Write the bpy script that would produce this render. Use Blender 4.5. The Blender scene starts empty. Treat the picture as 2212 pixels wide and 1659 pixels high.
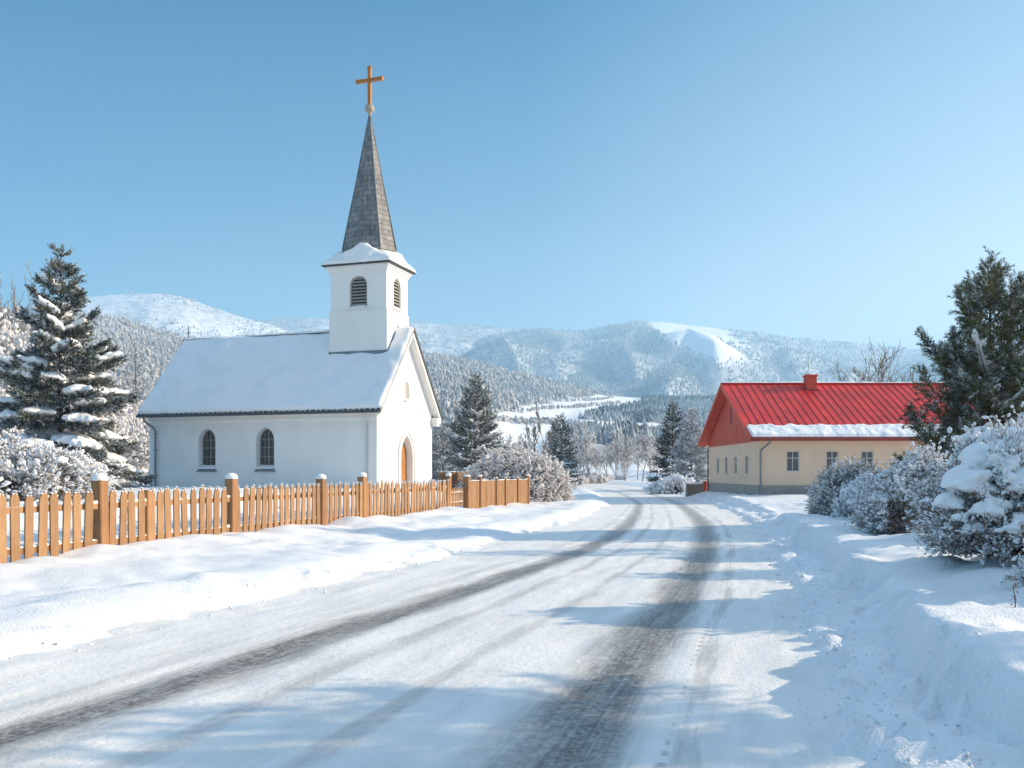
import bpy, math, random
import numpy as np
from mathutils import Vector, Matrix
from mathutils.geometry import tessellate_polygon

SC = bpy.context.scene
COL = SC.collection
R = math.radians
F = 1963.0            # focal length and image centre of the reading grid used for laying the place out
CAMZ = 1.7
HZ = 1019.0

def at(x, y, D):
    """point at depth D seen at reading-grid position x, y"""
    return Vector(((x - 1106.0) / F * D, D, CAMZ + (HZ - y) / F * D))

# ------------------------------------------------------------------ noise
_rs = np.random.RandomState(7)
_T = _rs.rand(256, 256).astype(np.float64)
def vnoise(x, y, s=0):
    x = np.asarray(x, float) + s * 17.31; y = np.asarray(y, float) + s * 9.77
    xi = np.floor(x).astype(int); yi = np.floor(y).astype(int)
    fx = x - xi; fy = y - yi
    fx = fx * fx * fx * (fx * (fx * 6 - 15) + 10); fy = fy * fy * fy * (fy * (fy * 6 - 15) + 10)
    a = _T[xi & 255, yi & 255]; b = _T[(xi + 1) & 255, yi & 255]
    c = _T[xi & 255, (yi + 1) & 255]; d = _T[(xi + 1) & 255, (yi + 1) & 255]
    return ((a * (1 - fx) + b * fx) * (1 - fy) + (c * (1 - fx) + d * fx) * fy) * 2 - 1
def fbm(x, y, o=4, s=0, g=0.5):
    r = 0; a = 1; f = 1
    for i in range(o):
        r = r + a * vnoise(np.asarray(x) * f, np.asarray(y) * f, s + i * 3); a *= g; f *= 2.03
    return r
def sstep(a, b, x):
    t = np.clip((np.asarray(x, float) - a) / (b - a), 0, 1)
    return t * t * (3 - 2 * t)

# ------------------------------------------------------------------ mesh gathering
class Geo:
    def __init__(self): self.v = []; self.f = {3: [], 4: []}; self.m = {3: [], 4: []}; self.n = 0
    def add(self, v, f, m=0):
        v = np.asarray(v, float).reshape(-1, 3)
        fs = f if isinstance(f, (list, tuple)) and len(f) and isinstance(f[0], np.ndarray) and f[0].ndim == 2 else [np.asarray(f)]
        for q in fs:
            q = np.asarray(q)
            if q.size == 0: continue
            if q.ndim == 1: q = q.reshape(1, -1)
            self.f[q.shape[1]].append(q + self.n); self.m[q.shape[1]].append(np.full(len(q), m))
        self.v.append(v); self.n += len(v); return self
    def poly(self, pts, m=0):
        """one flat polygon, any corner count"""
        pts = [tuple(p) for p in pts]
        if len(pts) <= 4: return self.add(pts, [list(range(len(pts)))], m)
        t = tessellate_polygon([[Vector(p) for p in pts]])
        return self.add(pts, np.array(t), m)
    def box(self, x0, x1, y0, y1, z0, z1, m=0):
        v = [(x, y, z) for z in (z0, z1) for y in (y0, y1) for x in (x0, x1)]
        return self.add(v, np.array([[0, 2, 3, 1], [4, 5, 7, 6], [0, 1, 5, 4], [2, 6, 7, 3], [0, 4, 6, 2], [1, 3, 7, 5]]), m)
    def prism(self, loop, d, m=0):
        """closed solid: flat loop of points pushed by vector d"""
        a = [Vector(p) for p in loop]; d = Vector(d); b = [p + d for p in a]
        self.poly(a[::-1], m); self.poly(b, m)
        n = len(a)
        for i in range(n):
            j = (i + 1) % n
            self.add([a[i], a[j], b[j], b[i]], [[0, 1, 2, 3]], m)
        return self
    def pipe(self, pts, r, sides=8, m=0, caps=True):
        pts = [Vector(p) for p in pts]; rr = [float(q) for q in r] if isinstance(r, (list, tuple)) else [float(r)] * len(pts)
        rings = []
        for i, p in enumerate(pts):
            t = (pts[min(i + 1, len(pts) - 1)] - pts[max(i - 1, 0)]).normalized()
            up = Vector((0, 0, 1)) if abs(t.z) < .95 else Vector((1, 0, 0))
            a = t.cross(up).normalized(); b = t.cross(a)
            rings.append([p + rr[i] * (math.cos(q) * a + math.sin(q) * b) for q in [2 * math.pi * k / sides for k in range(sides)]])
        v = [q for ring in rings for q in ring]; f = []
        for i in range(len(pts) - 1):
            for k in range(sides):
                f.append([i * sides + k, i * sides + (k + 1) % sides, (i + 1) * sides + (k + 1) % sides, (i + 1) * sides + k])
        self.add(v, np.array(f), m)
        if caps:
            for ring in (rings[0][::-1], rings[-1]): self.poly(ring, m)
        return self
    def lathe(self, prof, n=16, c=(0, 0, 0), m=0):
        v = []; f = []
        for r, z in prof:
            for k in range(n):
                a = 2 * math.pi * k / n; v.append((c[0] + r * math.cos(a), c[1] + r * math.sin(a), c[2] + z))
        for i in range(len(prof) - 1):
            for k in range(n):
                f.append([i * n + k, i * n + (k + 1) % n, (i + 1) * n + (k + 1) % n, (i + 1) * n + k])
        return self.add(v, np.array(f), m)
    def build(self, name, mat, parent=None, loc=None, smooth=False):
        me = bpy.data.meshes.new(name)
        V = np.concatenate(self.v) if self.v else np.zeros((0, 3))
        fa = [];  li = []; ms = []
        for k in (3, 4):
            for q, mm in zip(self.f[k], self.m[k]):
                li.append(q.ravel()); fa.append(np.full(len(q), k)); ms.append(mm)
        L = np.concatenate(li); S = np.concatenate(fa); M = np.concatenate(ms)
        me.vertices.add(len(V)); me.vertices.foreach_set('co', V.astype(np.float32).ravel())
        me.loops.add(len(L)); me.loops.foreach_set('vertex_index', L.astype(np.int32))
        me.polygons.add(len(S)); st = np.concatenate([[0], np.cumsum(S)[:-1]])
        me.polygons.foreach_set('loop_start', st.astype(np.int32))
        try: me.polygons.foreach_set('loop_total', S.astype(np.int32))
        except Exception: pass
        me.update(calc_edges=True); me.validate()
        for mt in (mat if isinstance(mat, (list, tuple)) else [mat]): me.materials.append(mt)
        if M.max() > 0: me.polygons.foreach_set('material_index', M.astype(np.int32))
        me.polygons.foreach_set('use_smooth', np.full(len(S), bool(smooth)))
        o = bpy.data.objects.new(name, me); COL.objects.link(o)
        if parent is not None: o.parent = parent
        if loc is not None: o.location = loc
        return o

def tag(o, label=None, cat=None, group=None, kind=None):
    if label: o['label'] = label
    if cat: o['category'] = cat
    if group: o['group'] = group
    if kind: o['kind'] = kind
    return o
def empty(name, loc, rz=0.0):
    o = bpy.data.objects.new(name, None); COL.objects.link(o); o.location = loc; o.rotation_euler = (0, 0, rz)
    o.empty_display_size = .3
    return o
def copy_tree(o, parent=None):
    c = o.copy(); COL.objects.link(c)
    if parent is not None: c.parent = parent
    for ch in [x for x in COL.objects if x.parent == o]: copy_tree(ch, c)
    return c
def dup(root, loc, rz=0.0, s=1.0, label=None, group=None):
    c = copy_tree(root); c.location = loc; c.rotation_euler = (0, 0, rz); c.scale = (s, s, s) if not isinstance(s, tuple) else s
    if label: c['label'] = label
    if group: c['group'] = group
    return c

# ------------------------------------------------------------------ replication
def frames(d, roll=None, rng=None):
    """rotation matrices whose first column is d"""
    d = d / np.maximum(np.linalg.norm(d, axis=1, keepdims=True), 1e-9)
    up = np.tile([0, 0, 1.0], (len(d), 1)); up[np.abs(d[:, 2]) > .97] = [1, 0, 0]
    y = np.cross(up, d); y /= np.linalg.norm(y, axis=1, keepdims=True); z = np.cross(d, y)
    if roll is not None:
        c, s = np.cos(roll)[:, None], np.sin(roll)[:, None]; y, z = c * y + s * z, -s * y + c * z
    return np.stack([d, y, z], axis=2)
def inst(g, T, Fc, M, t, m=0):
    v = np.einsum('nij,kj->nki', M, T) + t[:, None, :]
    n = len(M); k = len(T)
    g.add(v.reshape(-1, 3), (Fc[None] + (np.arange(n) * k)[:, None, None]).reshape(-1, Fc.shape[1]), m)
def tubes(g, p0, p1, r0, r1, sides=3, m=0):
    p0 = np.asarray(p0, float); p1 = np.asarray(p1, float); r0 = np.asarray(r0, float); r1 = np.asarray(r1, float)
    Mx = frames(p1 - p0); n = len(p0)
    a = np.arange(sides) * 2 * np.pi / sides
    ring = np.cos(a)[None, :, None] * Mx[:, None, :, 1] + np.sin(a)[None, :, None] * Mx[:, None, :, 2]
    v = np.concatenate([p0[:, None] + ring * r0[:, None, None], p1[:, None] + ring * r1[:, None, None]], axis=1)
    f = np.array([[k, (k + 1) % sides, sides + (k + 1) % sides, sides + k] for k in range(sides)])
    g.add(v.reshape(-1, 3), (f[None] + (np.arange(n) * 2 * sides)[:, None, None]).reshape(-1, 4), m)

def icosphere(sub):
    import bmesh
    bm = bmesh.new(); bmesh.ops.create_icosphere(bm, subdivisions=sub, radius=1.0)
    v = np.array([q.co[:] for q in bm.verts]); f = np.array([[w.index for w in q.verts] for q in bm.faces]); bm.free()
    return v, f
ICO1 = icosphere(1); ICO2 = icosphere(2); ICO3 = icosphere(3)

# ------------------------------------------------------------------ materials
def nodes(name):
    m = bpy.data.materials.new(name); m.use_nodes = True
    nt = m.node_tree; b = nt.nodes['Principled BSDF']
    return m, nt, b
class N:
    """small helper for node trees"""
    def __init__(self, nt): self.nt = nt
    def new(self, t, **k):
        n = self.nt.nodes.new(t)
        for a, v in k.items(): setattr(n, a, v)
        return n
    def link(self, a, b): self.nt.links.new(a, b)
    def coord(self, kind='Object'): return self.new('ShaderNodeTexCoord').outputs[kind]
    def mapping(self, src, scale=(1, 1, 1), rot=(0, 0, 0)):
        n = self.new('ShaderNodeMapping'); n.inputs['Scale'].default_value = scale; n.inputs['Rotation'].default_value = rot
        self.link(src, n.inputs['Vector']); return n.outputs[0]
    def noise(self, src, scale=5, detail=4, rough=.55, dist=0):
        n = self.new('ShaderNodeTexNoise'); n.inputs['Scale'].default_value = scale; n.inputs['Detail'].default_value = detail
        n.inputs['Roughness'].default_value = rough; n.inputs['Distortion'].default_value = dist
        self.link(src, n.inputs['Vector']); return n.outputs['Fac']
    def ramp(self, src, stops, interp='LINEAR'):
        n = self.new('ShaderNodeValToRGB'); cr = n.color_ramp; cr.interpolation = interp
        while len(cr.elements) < len(stops): cr.elements.new(.5)
        for e, (p, c) in zip(cr.elements, stops):
            e.position = p; e.color = (*c, 1) if hasattr(c, '__len__') else (c, c, c, 1)
        self.link(src, n.inputs[0]); return n.outputs[0]
    def mix(self, fac, a, b, mode='MIX'):
        n = self.new('ShaderNodeMix', data_type='RGBA', blend_type=mode)
        for i, s in ((0, fac), (6, a), (7, b)):
            if isinstance(s, (int, float)): n.inputs[i].default_value = s
            elif isinstance(s, tuple): n.inputs[i].default_value = (*s, 1)
            else: self.link(s, n.inputs[i])
        return n.outputs[2]
    def math(self, op, a, b=0.0, c=None, clamp=False):
        n = self.new('ShaderNodeMath', operation=op, use_clamp=clamp)
        for i, s in enumerate((a, b) if c is None else (a, b, c)):
            if isinstance(s, (int, float)): n.inputs[i].default_value = s
            else: self.link(s, n.inputs[i])
        return n.outputs[0]
    def bump(self, h, strength=.3, dist=.02):
        n = self.new('ShaderNodeBump'); n.inputs['Strength'].default_value = strength; n.inputs['Distance'].default_value = dist
        self.link(h, n.inputs['Height']); return n.outputs[0]
    def normal_z(self):
        g = self.new('ShaderNodeNewGeometry'); s = self.new('ShaderNodeSeparateXYZ'); self.link(g.outputs['Normal'], s.inputs[0]); return s.outputs[2]

def mat_plain(name, c, rough=.6, var=.12, scale=6, bump=.15, metal=0.0, coord='Object', bdist=.01, stretch=(1, 1, 1)):
    m, nt, b = nodes(name); n = N(nt); co = n.mapping(n.coord(coord), stretch)
    f = n.noise(co, scale, 5)
    lo = tuple(max(0, q * (1 - var)) for q in c); hi = tuple(min(1, q * (1 + var)) for q in c)
    n.link(n.ramp(f, [(.3, lo), (.7, hi)]), b.inputs['Base Color'])
    b.inputs['Roughness'].default_value = rough; b.inputs['Metallic'].default_value = metal
    if bump: n.link(n.bump(n.noise(co, scale * 6, 4), bump, bdist), b.inputs['Normal'])
    return m
def mat_snow(name, c=(.85, .85, .855), s1=2.5, s2=55, b1=.35, b2=.3, d1=.06, d2=.012, coarse=None):
    m, nt, b = nodes(name); n = N(nt); co = n.coord()
    h1 = n.noise(co, s1, 5, .5); h2 = n.noise(co, s2, 3, .6)
    nn = n.new('ShaderNodeBump'); nn.inputs['Strength'].default_value = b2; nn.inputs['Distance'].default_value = d2; n.link(h2, nn.inputs['Height'])
    n2 = n.new('ShaderNodeBump'); n2.inputs['Strength'].default_value = b1; n2.inputs['Distance'].default_value = d1; n.link(h1, n2.inputs['Height'])
    n.link(nn.outputs[0], n2.inputs['Normal']); n.link(n2.outputs[0], b.inputs['Normal'])
    lo = tuple(q * .95 for q in c)
    n.link(n.ramp(n.noise(co, 1.3, 6, .6), [(.35, lo), (.6, c)]), b.inputs['Base Color'])
    b.inputs['Roughness'].default_value = .55; b.inputs['Specular IOR Level'].default_value = .25
    b.inputs['Sheen Weight'].default_value = .0
    return m
def mat_frosted(name, dark, light, frost, s=1.2, amount=.5, fs=9, rough=.75, trans=0.0, up=.35):
    """plant tissue with hoar frost and snow grains lying on its upper sides"""
    m, nt, b = nodes(name); n = N(nt); co = n.coord()
    base = n.mix(n.ramp(n.noise(co, s, 4), [(.35, 0), (.65, 1)]), dark, light)
    f = n.noise(co, fs, 3, .6)
    f = n.math('ADD', f, n.math('MULTIPLY', n.normal_z(), up * .25))
    f = n.ramp(f, [(max(0, .98 - amount - .1), 0), (min(1, .98 - amount + .12), 1)])
    n.link(n.mix(f, base, frost), b.inputs['Base Color'])
    b.inputs['Roughness'].default_value = rough; b.inputs['Specular IOR Level'].default_value = .15
    return m
def mat_wood(name, lo, hi, scale=14, stretch=(1, 1, .08), rough=.6):
    m, nt, b = nodes(name); n = N(nt)
    oi = n.new('ShaderNodeObjectInfo'); co0 = n.coord()
    add = n.new('ShaderNodeVectorMath', operation='ADD'); n.link(co0, add.inputs[0])
    mul = n.new('ShaderNodeVectorMath', operation='SCALE'); n.link(oi.outputs['Location'], mul.inputs[0]); mul.inputs['Scale'].default_value = 3.7
    n.link(mul.outputs[0], add.inputs[1])
    co = n.mapping(add.outputs[0], stretch)
    g = n.noise(co, scale, 6, .6, .4)
    c = n.ramp(g, [(.25, lo), (.75, hi)])
    blot = n.noise(add.outputs[0], 2.5, 3)
    c = n.mix(n.ramp(blot, [(.4, 0), (.75, .4)]), c, tuple(q * .62 for q in lo))
    n.link(n.mix(n.math('MULTIPLY', oi.outputs['Random'], .55), c, tuple(q * .55 for q in lo)), b.inputs['Base Color'])
    n.link(n.bump(g, .25, .004), b.inputs['Normal']); b.inputs['Roughness'].default_value = rough
    b.inputs['Specular IOR Level'].default_value = .3
    return m

M = {}
M['snow'] = mat_snow('snow', s2=38, b2=.75, d2=.022, b1=.45)
M['snow_soft'] = mat_snow('snow_on_things', s1=4, s2=40, b1=.3, d1=.03, b2=.25, d2=.008)
M['snow_far'] = mat_snow('snow_field', s1=.05, s2=.4, b1=.4, b2=.3, d1=3, d2=.4)
M['needle'] = mat_frosted('spruce_needles', (.026, .036, .024), (.10, .105, .052), (.58, .61, .65), amount=.42, fs=7)
M['needle_dark'] = mat_frosted('dark_spruce_needles', (.009, .018, .014), (.024, .036, .022), (.55, .6, .66), amount=.36, fs=6)
M['needle_frost'] = mat_frosted('frosted_spruce_needles', (.04, .05, .05), (.12, .13, .12), (.7, .73, .78), amount=.5, fs=5)
M['pine'] = mat_frosted('pine_needles', (.036, .046, .022), (.15, .14, .048), (.56, .58, .60), amount=.38, fs=6)
M['bark'] = mat_plain('bark', (.09, .06, .042), .9, .4, 12, .6, stretch=(1, 1, .25), bdist=.02)
M['bark_pale'] = mat_frosted('frosted_bark', (.10, .075, .055), (.20, .165, .13), (.7, .7, .72), amount=.46, fs=3)
M['twig'] = mat_frosted('frosted_twigs', (.15, .11, .08), (.34, .28, .23), (.75, .75, .77), amount=.50, fs=2.5)
M['twig_brown'] = mat_frosted('brown_twigs', (.085, .055, .036), (.23, .145, .085), (.70, .71, .73), amount=.42, fs=12)
M['twig_bare'] = mat_frosted('bare_twigs', (.13, .10, .08), (.30, .25, .21), (.7, .7, .7), amount=.30, fs=2.5)
M['leaf_dry'] = mat_plain('dry_leaves', (.22, .10, .045), .8, .5, 9, 0)
M['frost'] = mat_snow('frost_clumps', c=(.80, .81, .83), s1=6, s2=30, b1=.3, d1=.02, b2=.2, d2=.006)
M['frost_warm'] = mat_snow('frost_clumps_warm', c=(.74, .71, .70), s1=6, s2=30, b1=.3, d1=.02, b2=.2, d2=.006)
M['plaster'] = mat_plain('white_plaster', (.76, .75, .735), .85, .035, .9, .25, bdist=.006)
def mat_plaster(name, c):
    m, nt, b = nodes(name); n = N(nt); co = n.coord()
    st = n.noise(n.mapping(co, (.8, .8, .2)), 1.6, 5, .6); bl = n.noise(co, .7, 4, .6)
    f = n.math('ADD', n.math('MULTIPLY', st, .6), n.math('MULTIPLY', bl, .5))
    col = n.ramp(f, [(.36, tuple(q * .93 for q in c)), (.58, c), (.75, tuple(min(1, q * 1.03) for q in c))])
    sp = n.new('ShaderNodeSeparateXYZ'); n.link(co, sp.inputs[0])
    damp = n.math('MULTIPLY', n.ramp(n.math('ADD', n.math('MULTIPLY', sp.outputs[2], .5), n.math('MULTIPLY', bl, .25)), [(.10, 1), (.34, 0)]), .22)
    n.link(n.mix(damp, col, tuple(q * .7 for q in c)), b.inputs['Base Color']); b.inputs['Roughness'].default_value = .9; b.inputs['Specular IOR Level'].default_value = .2
    h = n.math('ADD', n.math('MULTIPLY', n.noise(co, 3.0, 4, .6), .7), n.math('MULTIPLY', n.noise(co, 26, 4, .7), .3))
    n.link(n.bump(h, .35, .02), b.inputs['Normal']); return m
M['plaster'] = mat_plaster('white_plaster', (.82, .81, .785))
M['cream'] = None
M['trim'] = mat_plain('white_trim', (.76, .745, .72), .75, .05, 3, .1)
M['glass'] = mat_plain('leaded_glass', (.055, .06, .062), .18, .5, 14, .5, bdist=.01)
M['lead'] = mat_plain('window_lead', (.30, .29, .27), .6, .2, 8, .1)
M['zinc'] = mat_plain('zinc_sheet', (.20, .225, .25), .45, .15, 4, .1, metal=.5)
M['zinc_pale'] = mat_plain('painted_pipe', (.60, .60, .60), .5, .08, 4, .05)
M['gutter'] = mat_plain('gutter_iron', (.060, .068, .078), .5, .2, 5, .1)
M['louvre'] = mat_plain('louvre_wood', (.36, .335, .30), .7, .25, 5, .2, stretch=(1, 1, 4))
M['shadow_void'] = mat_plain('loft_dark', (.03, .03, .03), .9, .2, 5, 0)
M['door'] = mat_wood('door_wood', (.36, .15, .04), (.54, .25, .075))
M['fence'] = mat_wood('fence_wood', (.33, .172, .078), (.52, .305, .157))
M['fence_dark'] = mat_wood('fence_post_wood', (.31, .14, .055), (.50, .265, .12))
M['fence_old'] = mat_wood('old_boards', (.17, .11, .075), (.27, .18, .12))
M['cross'] = mat_plain('gilded_wood', (.42, .145, .022), .42, .2, 5, .1)
M['stone_ball'] = mat_plain('weathered_ball', (.36, .29, .22), .6, .25, 6, .2)
M['iron'] = mat_plain('iron', (.05, .045, .04), .6, .2, 8, .1)
M['red_paint'] = mat_plain('red_sheet_metal', (.60, .020, .009), .5, .26, .8, .12, bdist=.01)
M['red_board'] = mat_plain('red_boards', (.58, .075, .035), .65, .14, 3, .2, stretch=(1, 1, .1))
M['red_dark'] = mat_plain('dark_red_fascia', (.26, .035, .028), .55, .15, 3, .1)
M['cream'] = mat_plaster('cream_render', (.80, .585, .42))
M['plinth'] = mat_plain('grey_plinth', (.32, .29, .265), .9, .14, 3, .4)
M['frame_white'] = mat_plain('window_paint', (.55, .53, .50), .55, .06, 5, .05)
M['pane'] = mat_plain('window_pane', (.085, .085, .09), .12, .3, 2, 0)
M['curtain'] = mat_plain('net_curtain', (.50, .49, .47), .9, .1, 4, .1)

def mat_slate(name, lo, hi, along, rowh=.22, w=.30):
    m, nt, b = nodes(name); n = N(nt)
    uv = n.coord('UV')
    br = n.new('ShaderNodeTexBrick'); n.link(uv, br.inputs['Vector'])
    br.inputs['Scale'].default_value = 1; br.inputs['Brick Width'].default_value = w; br.inputs['Row Height'].default_value = rowh
    br.inputs['Mortar Size'].default_value = .018; br.inputs['Mortar Smooth'].default_value = .4; br.inputs['Bias'].default_value = 0
    br.inputs['Color1'].default_value = (*lo, 1); br.inputs['Color2'].default_value = (*hi, 1); br.inputs['Mortar'].default_value = (*[q * .38 for q in lo], 1)
    st = n.noise(n.mapping(n.coord(), (1, 1, .25)), 5, 5)
    c = n.mix(n.ramp(st, [(.4, 0), (.7, .35)]), br.outputs['Color'], tuple(min(1, q * 1.7) for q in hi))
    n.link(c, b.inputs['Base Color']); b.inputs['Roughness'].default_value = .6
    n.link(n.bump(n.math('SUBTRACT', n.noise(n.coord(), 30, 3), br.outputs['Fac']), .5, .02), b.inputs['Normal'])
    return m
M['slate'] = mat_slate('slate_shingles', (.12, .12, .125), (.24, .23, .22), 0, .25, .40)
M['slate_dark'] = mat_slate('dark_slate', (.07, .07, .072), (.11, .11, .112), 0)
# =================================================================== THE GROUND
_DD = np.arange(-60, 260, .25)
def _curve(pts, sm=5.0):
    d, x = zip(*pts); y = np.interp(_DD, d, x)
    k = np.exp(-.5 * (np.arange(-40, 41) * .25 / sm * 2.2) ** 2); k /= k.sum()
    yp = np.pad(y, 40, mode='reflect', reflect_type='odd')
    return np.convolve(yp, k, 'valid')
_L = _curve([(-60, -21), (0, -6.4), (4, -5.45), (7.93, -4.5), (10.56, -3.75), (13.6, -2.8), (18.96, -1.02), (25.5, .8), (35.9, 3.2), (47, 5.0), (60, 6.1), (77, 6.9), (100, 6), (130, 1), (150, -8), (170, -22), (260, -120)])
_R = _curve([(-60, -11), (0, 1.2), (5.2, 2.1), (7.74, 2.74), (11.9, 3.84), (18.4, 5.48), (30, 8.1), (42, 10.0), (54.7, 11.4), (75, 13.2), (100, 14.3), (130, 13), (150, 6), (170, -6), (260, -100)])
_TL = _curve([(-60, -18.5), (0, -5.2), (5.84, -3.25), (9.5, -1.96), (19.5, 1.55), (25.5, 3.04), (36.7, 5.0), (50, 7), (75, 8.8), (100, 8.6), (150, -3), (260, -113)])
_TR = _curve([(-60, -14), (0, -1.0), (5.2, .2), (10.7, 1.88), (19.5, 4.2), (27.6, 5.9), (36, 7.2), (50, 9.1), (75, 11), (100, 11), (150, 1), (260, -106)])
def cv(tab, D): return np.interp(D, _DD, tab)

FP0 = np.array([-8.1, 14.4]); FD = np.array([.2793, .9602])      # the picket fence line
CH_P = Vector((-5.93, 40.0, 1.0))                                 # church corner
CH_A = math.atan2(.9502, .3117)

def ground(X, D, base_only=False):
    X = np.asarray(X, float); D = np.asarray(D, float)
    l = cv(_L, D) - X; r = X - cv(_R, D)
    n1 = fbm(X * .8, D * .8, 3, 1); n2 = fbm(X * 2.2, D * 2.2, 3, 5); n3 = fbm(X * 6, D * 6, 2, 9)
    near = 1 - sstep(25, 60, D)
    z = np.full(X.shape, -.10)
    # left side: ploughed bank, soft verge, churchyard beyond the fence
    wob = .20 * n1 + .09 * n2
    bank = sstep(-.25, .55, l + wob)
    zl = bank * (.25 + .05 * fbm(D * .55, l * .7, 2, 14)) + .09 * sstep(.2, .9, l) * (1 - sstep(1.0, 2.4, l)) + .11 * sstep(1.5, 5, l) + .72 * sstep(5.4, 10.5, l)
    crumb = np.exp(-((l - .15) / .35) ** 2)
    zl = zl + crumb * (.05 * n2 + .035 * n3) * near
    zl = zl + sstep(.5, 1.6, l) * (.075 * n1 + .014 * n2) * (1 - .6 * sstep(6, 9, l))
    # drifts against the fence
    q = (X - FP0[0]) * FD[1] - (D - FP0[1]) * FD[0]                # across: positive on the road side
    s = (X - FP0[0]) * FD[0] + (D - FP0[1]) * FD[1]                # along
    drift = np.exp(-((q - .38) / .55) ** 2) * (.09 + .24 * np.maximum(0, vnoise(s * .42, s * 0 + 3.3, 2)) + .05 * vnoise(s * 1.3, s * 0 + 1.3, 3))
    zl = zl + drift * sstep(-6, -3, s) * (1 - sstep(19, 22, s)) * sstep(.8, 2, l)
    # hollows and a trodden way from the gate to the road
    for hx, hd, hr, hz in ((-4.7, 12.6, .42, -.13), (-4.25, 12.35, .3, .08), (-2.2, 21.2, 1.1, -.16), (-1.25, 22.8, 1.0, -.12), (-.1, 24.6, .6, -.08), (-3.3, 24.0, .9, .08), (-2.6, 26, .9, .07), (-.75, 33.2, .7, .14), (-1.6, 32.4, .5, .12)):
        zl = zl + hz * np.exp(-(((X - hx) ** 2 + ((D - hd) / 1.25) ** 2) / hr ** 2)) * 1.0
    # right side: trodden shoulder, cut bank, garden level
    wob = .22 * n1 + .10 * n2
    sh = sstep(-.35, .10, r + .12 * n2 + .05 * n3)
    bankr = sstep(.50, .92, r + wob + .05 * n3)
    fade = 1 - .55 * sstep(22, 34, D)
    zr = sh * .185 + bankr * (.36 + .06 * n1 + .03 * n2) * fade + .10 * sstep(1.2, 4, r) + .12 * sstep(28, 44, D) * bankr
    zr = zr + sh * (1 - bankr) * (.055 * n2 + .05 * n3) * near
    zr = zr + bankr * (.05 * n1 + .008 * n2)
    zr = zr + .06 * np.exp(-((r - 1.15) / .3) ** 2) * (vnoise(D * 1.1, D * 0, 4)) * near
    z = z + np.where(l > -1.2, np.maximum(zl, 0), 0) + np.where(r > -1.2, np.maximum(zr, 0), 0)
    return z

def gz(X, D): return float(ground(np.array([X]), np.array([D]))[0])

def build_ground():
    xs = np.concatenate([-np.geomspace(420, 14.2, 46), np.arange(-14, 12.01, .10), np.geomspace(12.2, 420, 46)])
    ds = np.concatenate([np.arange(-40, 2.6, 1.2), np.arange(3, 30, .10), 30 * (1.0085 ** np.arange(0, 222))])
    Xg, Dg = np.meshgrid(xs, ds); Z = ground(Xg, Dg)
    nx, nd = len(xs), len(ds)
    v = np.stack([Xg, Dg, Z], -1).reshape(-1, 3)
    i = (np.arange(nd - 1)[:, None] * nx + np.arange(nx - 1)[None]).ravel()
    f = np.stack([i, i + 1, i + nx + 1, i + nx], 1)
    g = Geo(); g.add(v, f)
    o = g.build('snowy_ground', M['snow'], smooth=True)
    tag(o, 'white snow cover on verges, gardens and churchyard beside the road', 'ground', kind='structure')
    o.name = 'ground'

def build_crumbs():
    rg = np.random.RandomState(12); n = 2600; D = 4.2 + 34 * rg.rand(n) ** 1.7; side = rg.rand(n) < .36
    off = np.abs(rg.normal(0, .28, n)); X = np.where(side, cv(_L, D) + .12 - off * .6 + rg.normal(0, .16, n), cv(_R, D) - .15 + off + rg.normal(0, .18, n))
    Z = np.maximum(ground(X, D), 0.0); s = .0085 * np.exp(rg.normal(0, .5, n)); s = np.minimum(s, .028) * np.where(side, .8, 1)
    g = Geo(); Mx = frames(rg.normal(0, 1, (n, 3))) * s[:, None, None]; Mx[:, :, 0] *= rg.uniform(.7, 1.5, n)[:, None]
    inst(g, *ICO1, Mx, np.stack([X, D, Z + s * .25], 1))
    tag(g.build('snow_crumbs', M['snow_soft'], smooth=True), 'crumbled snow lumps strewn along both road edges', 'snow', kind='stuff')

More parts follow.
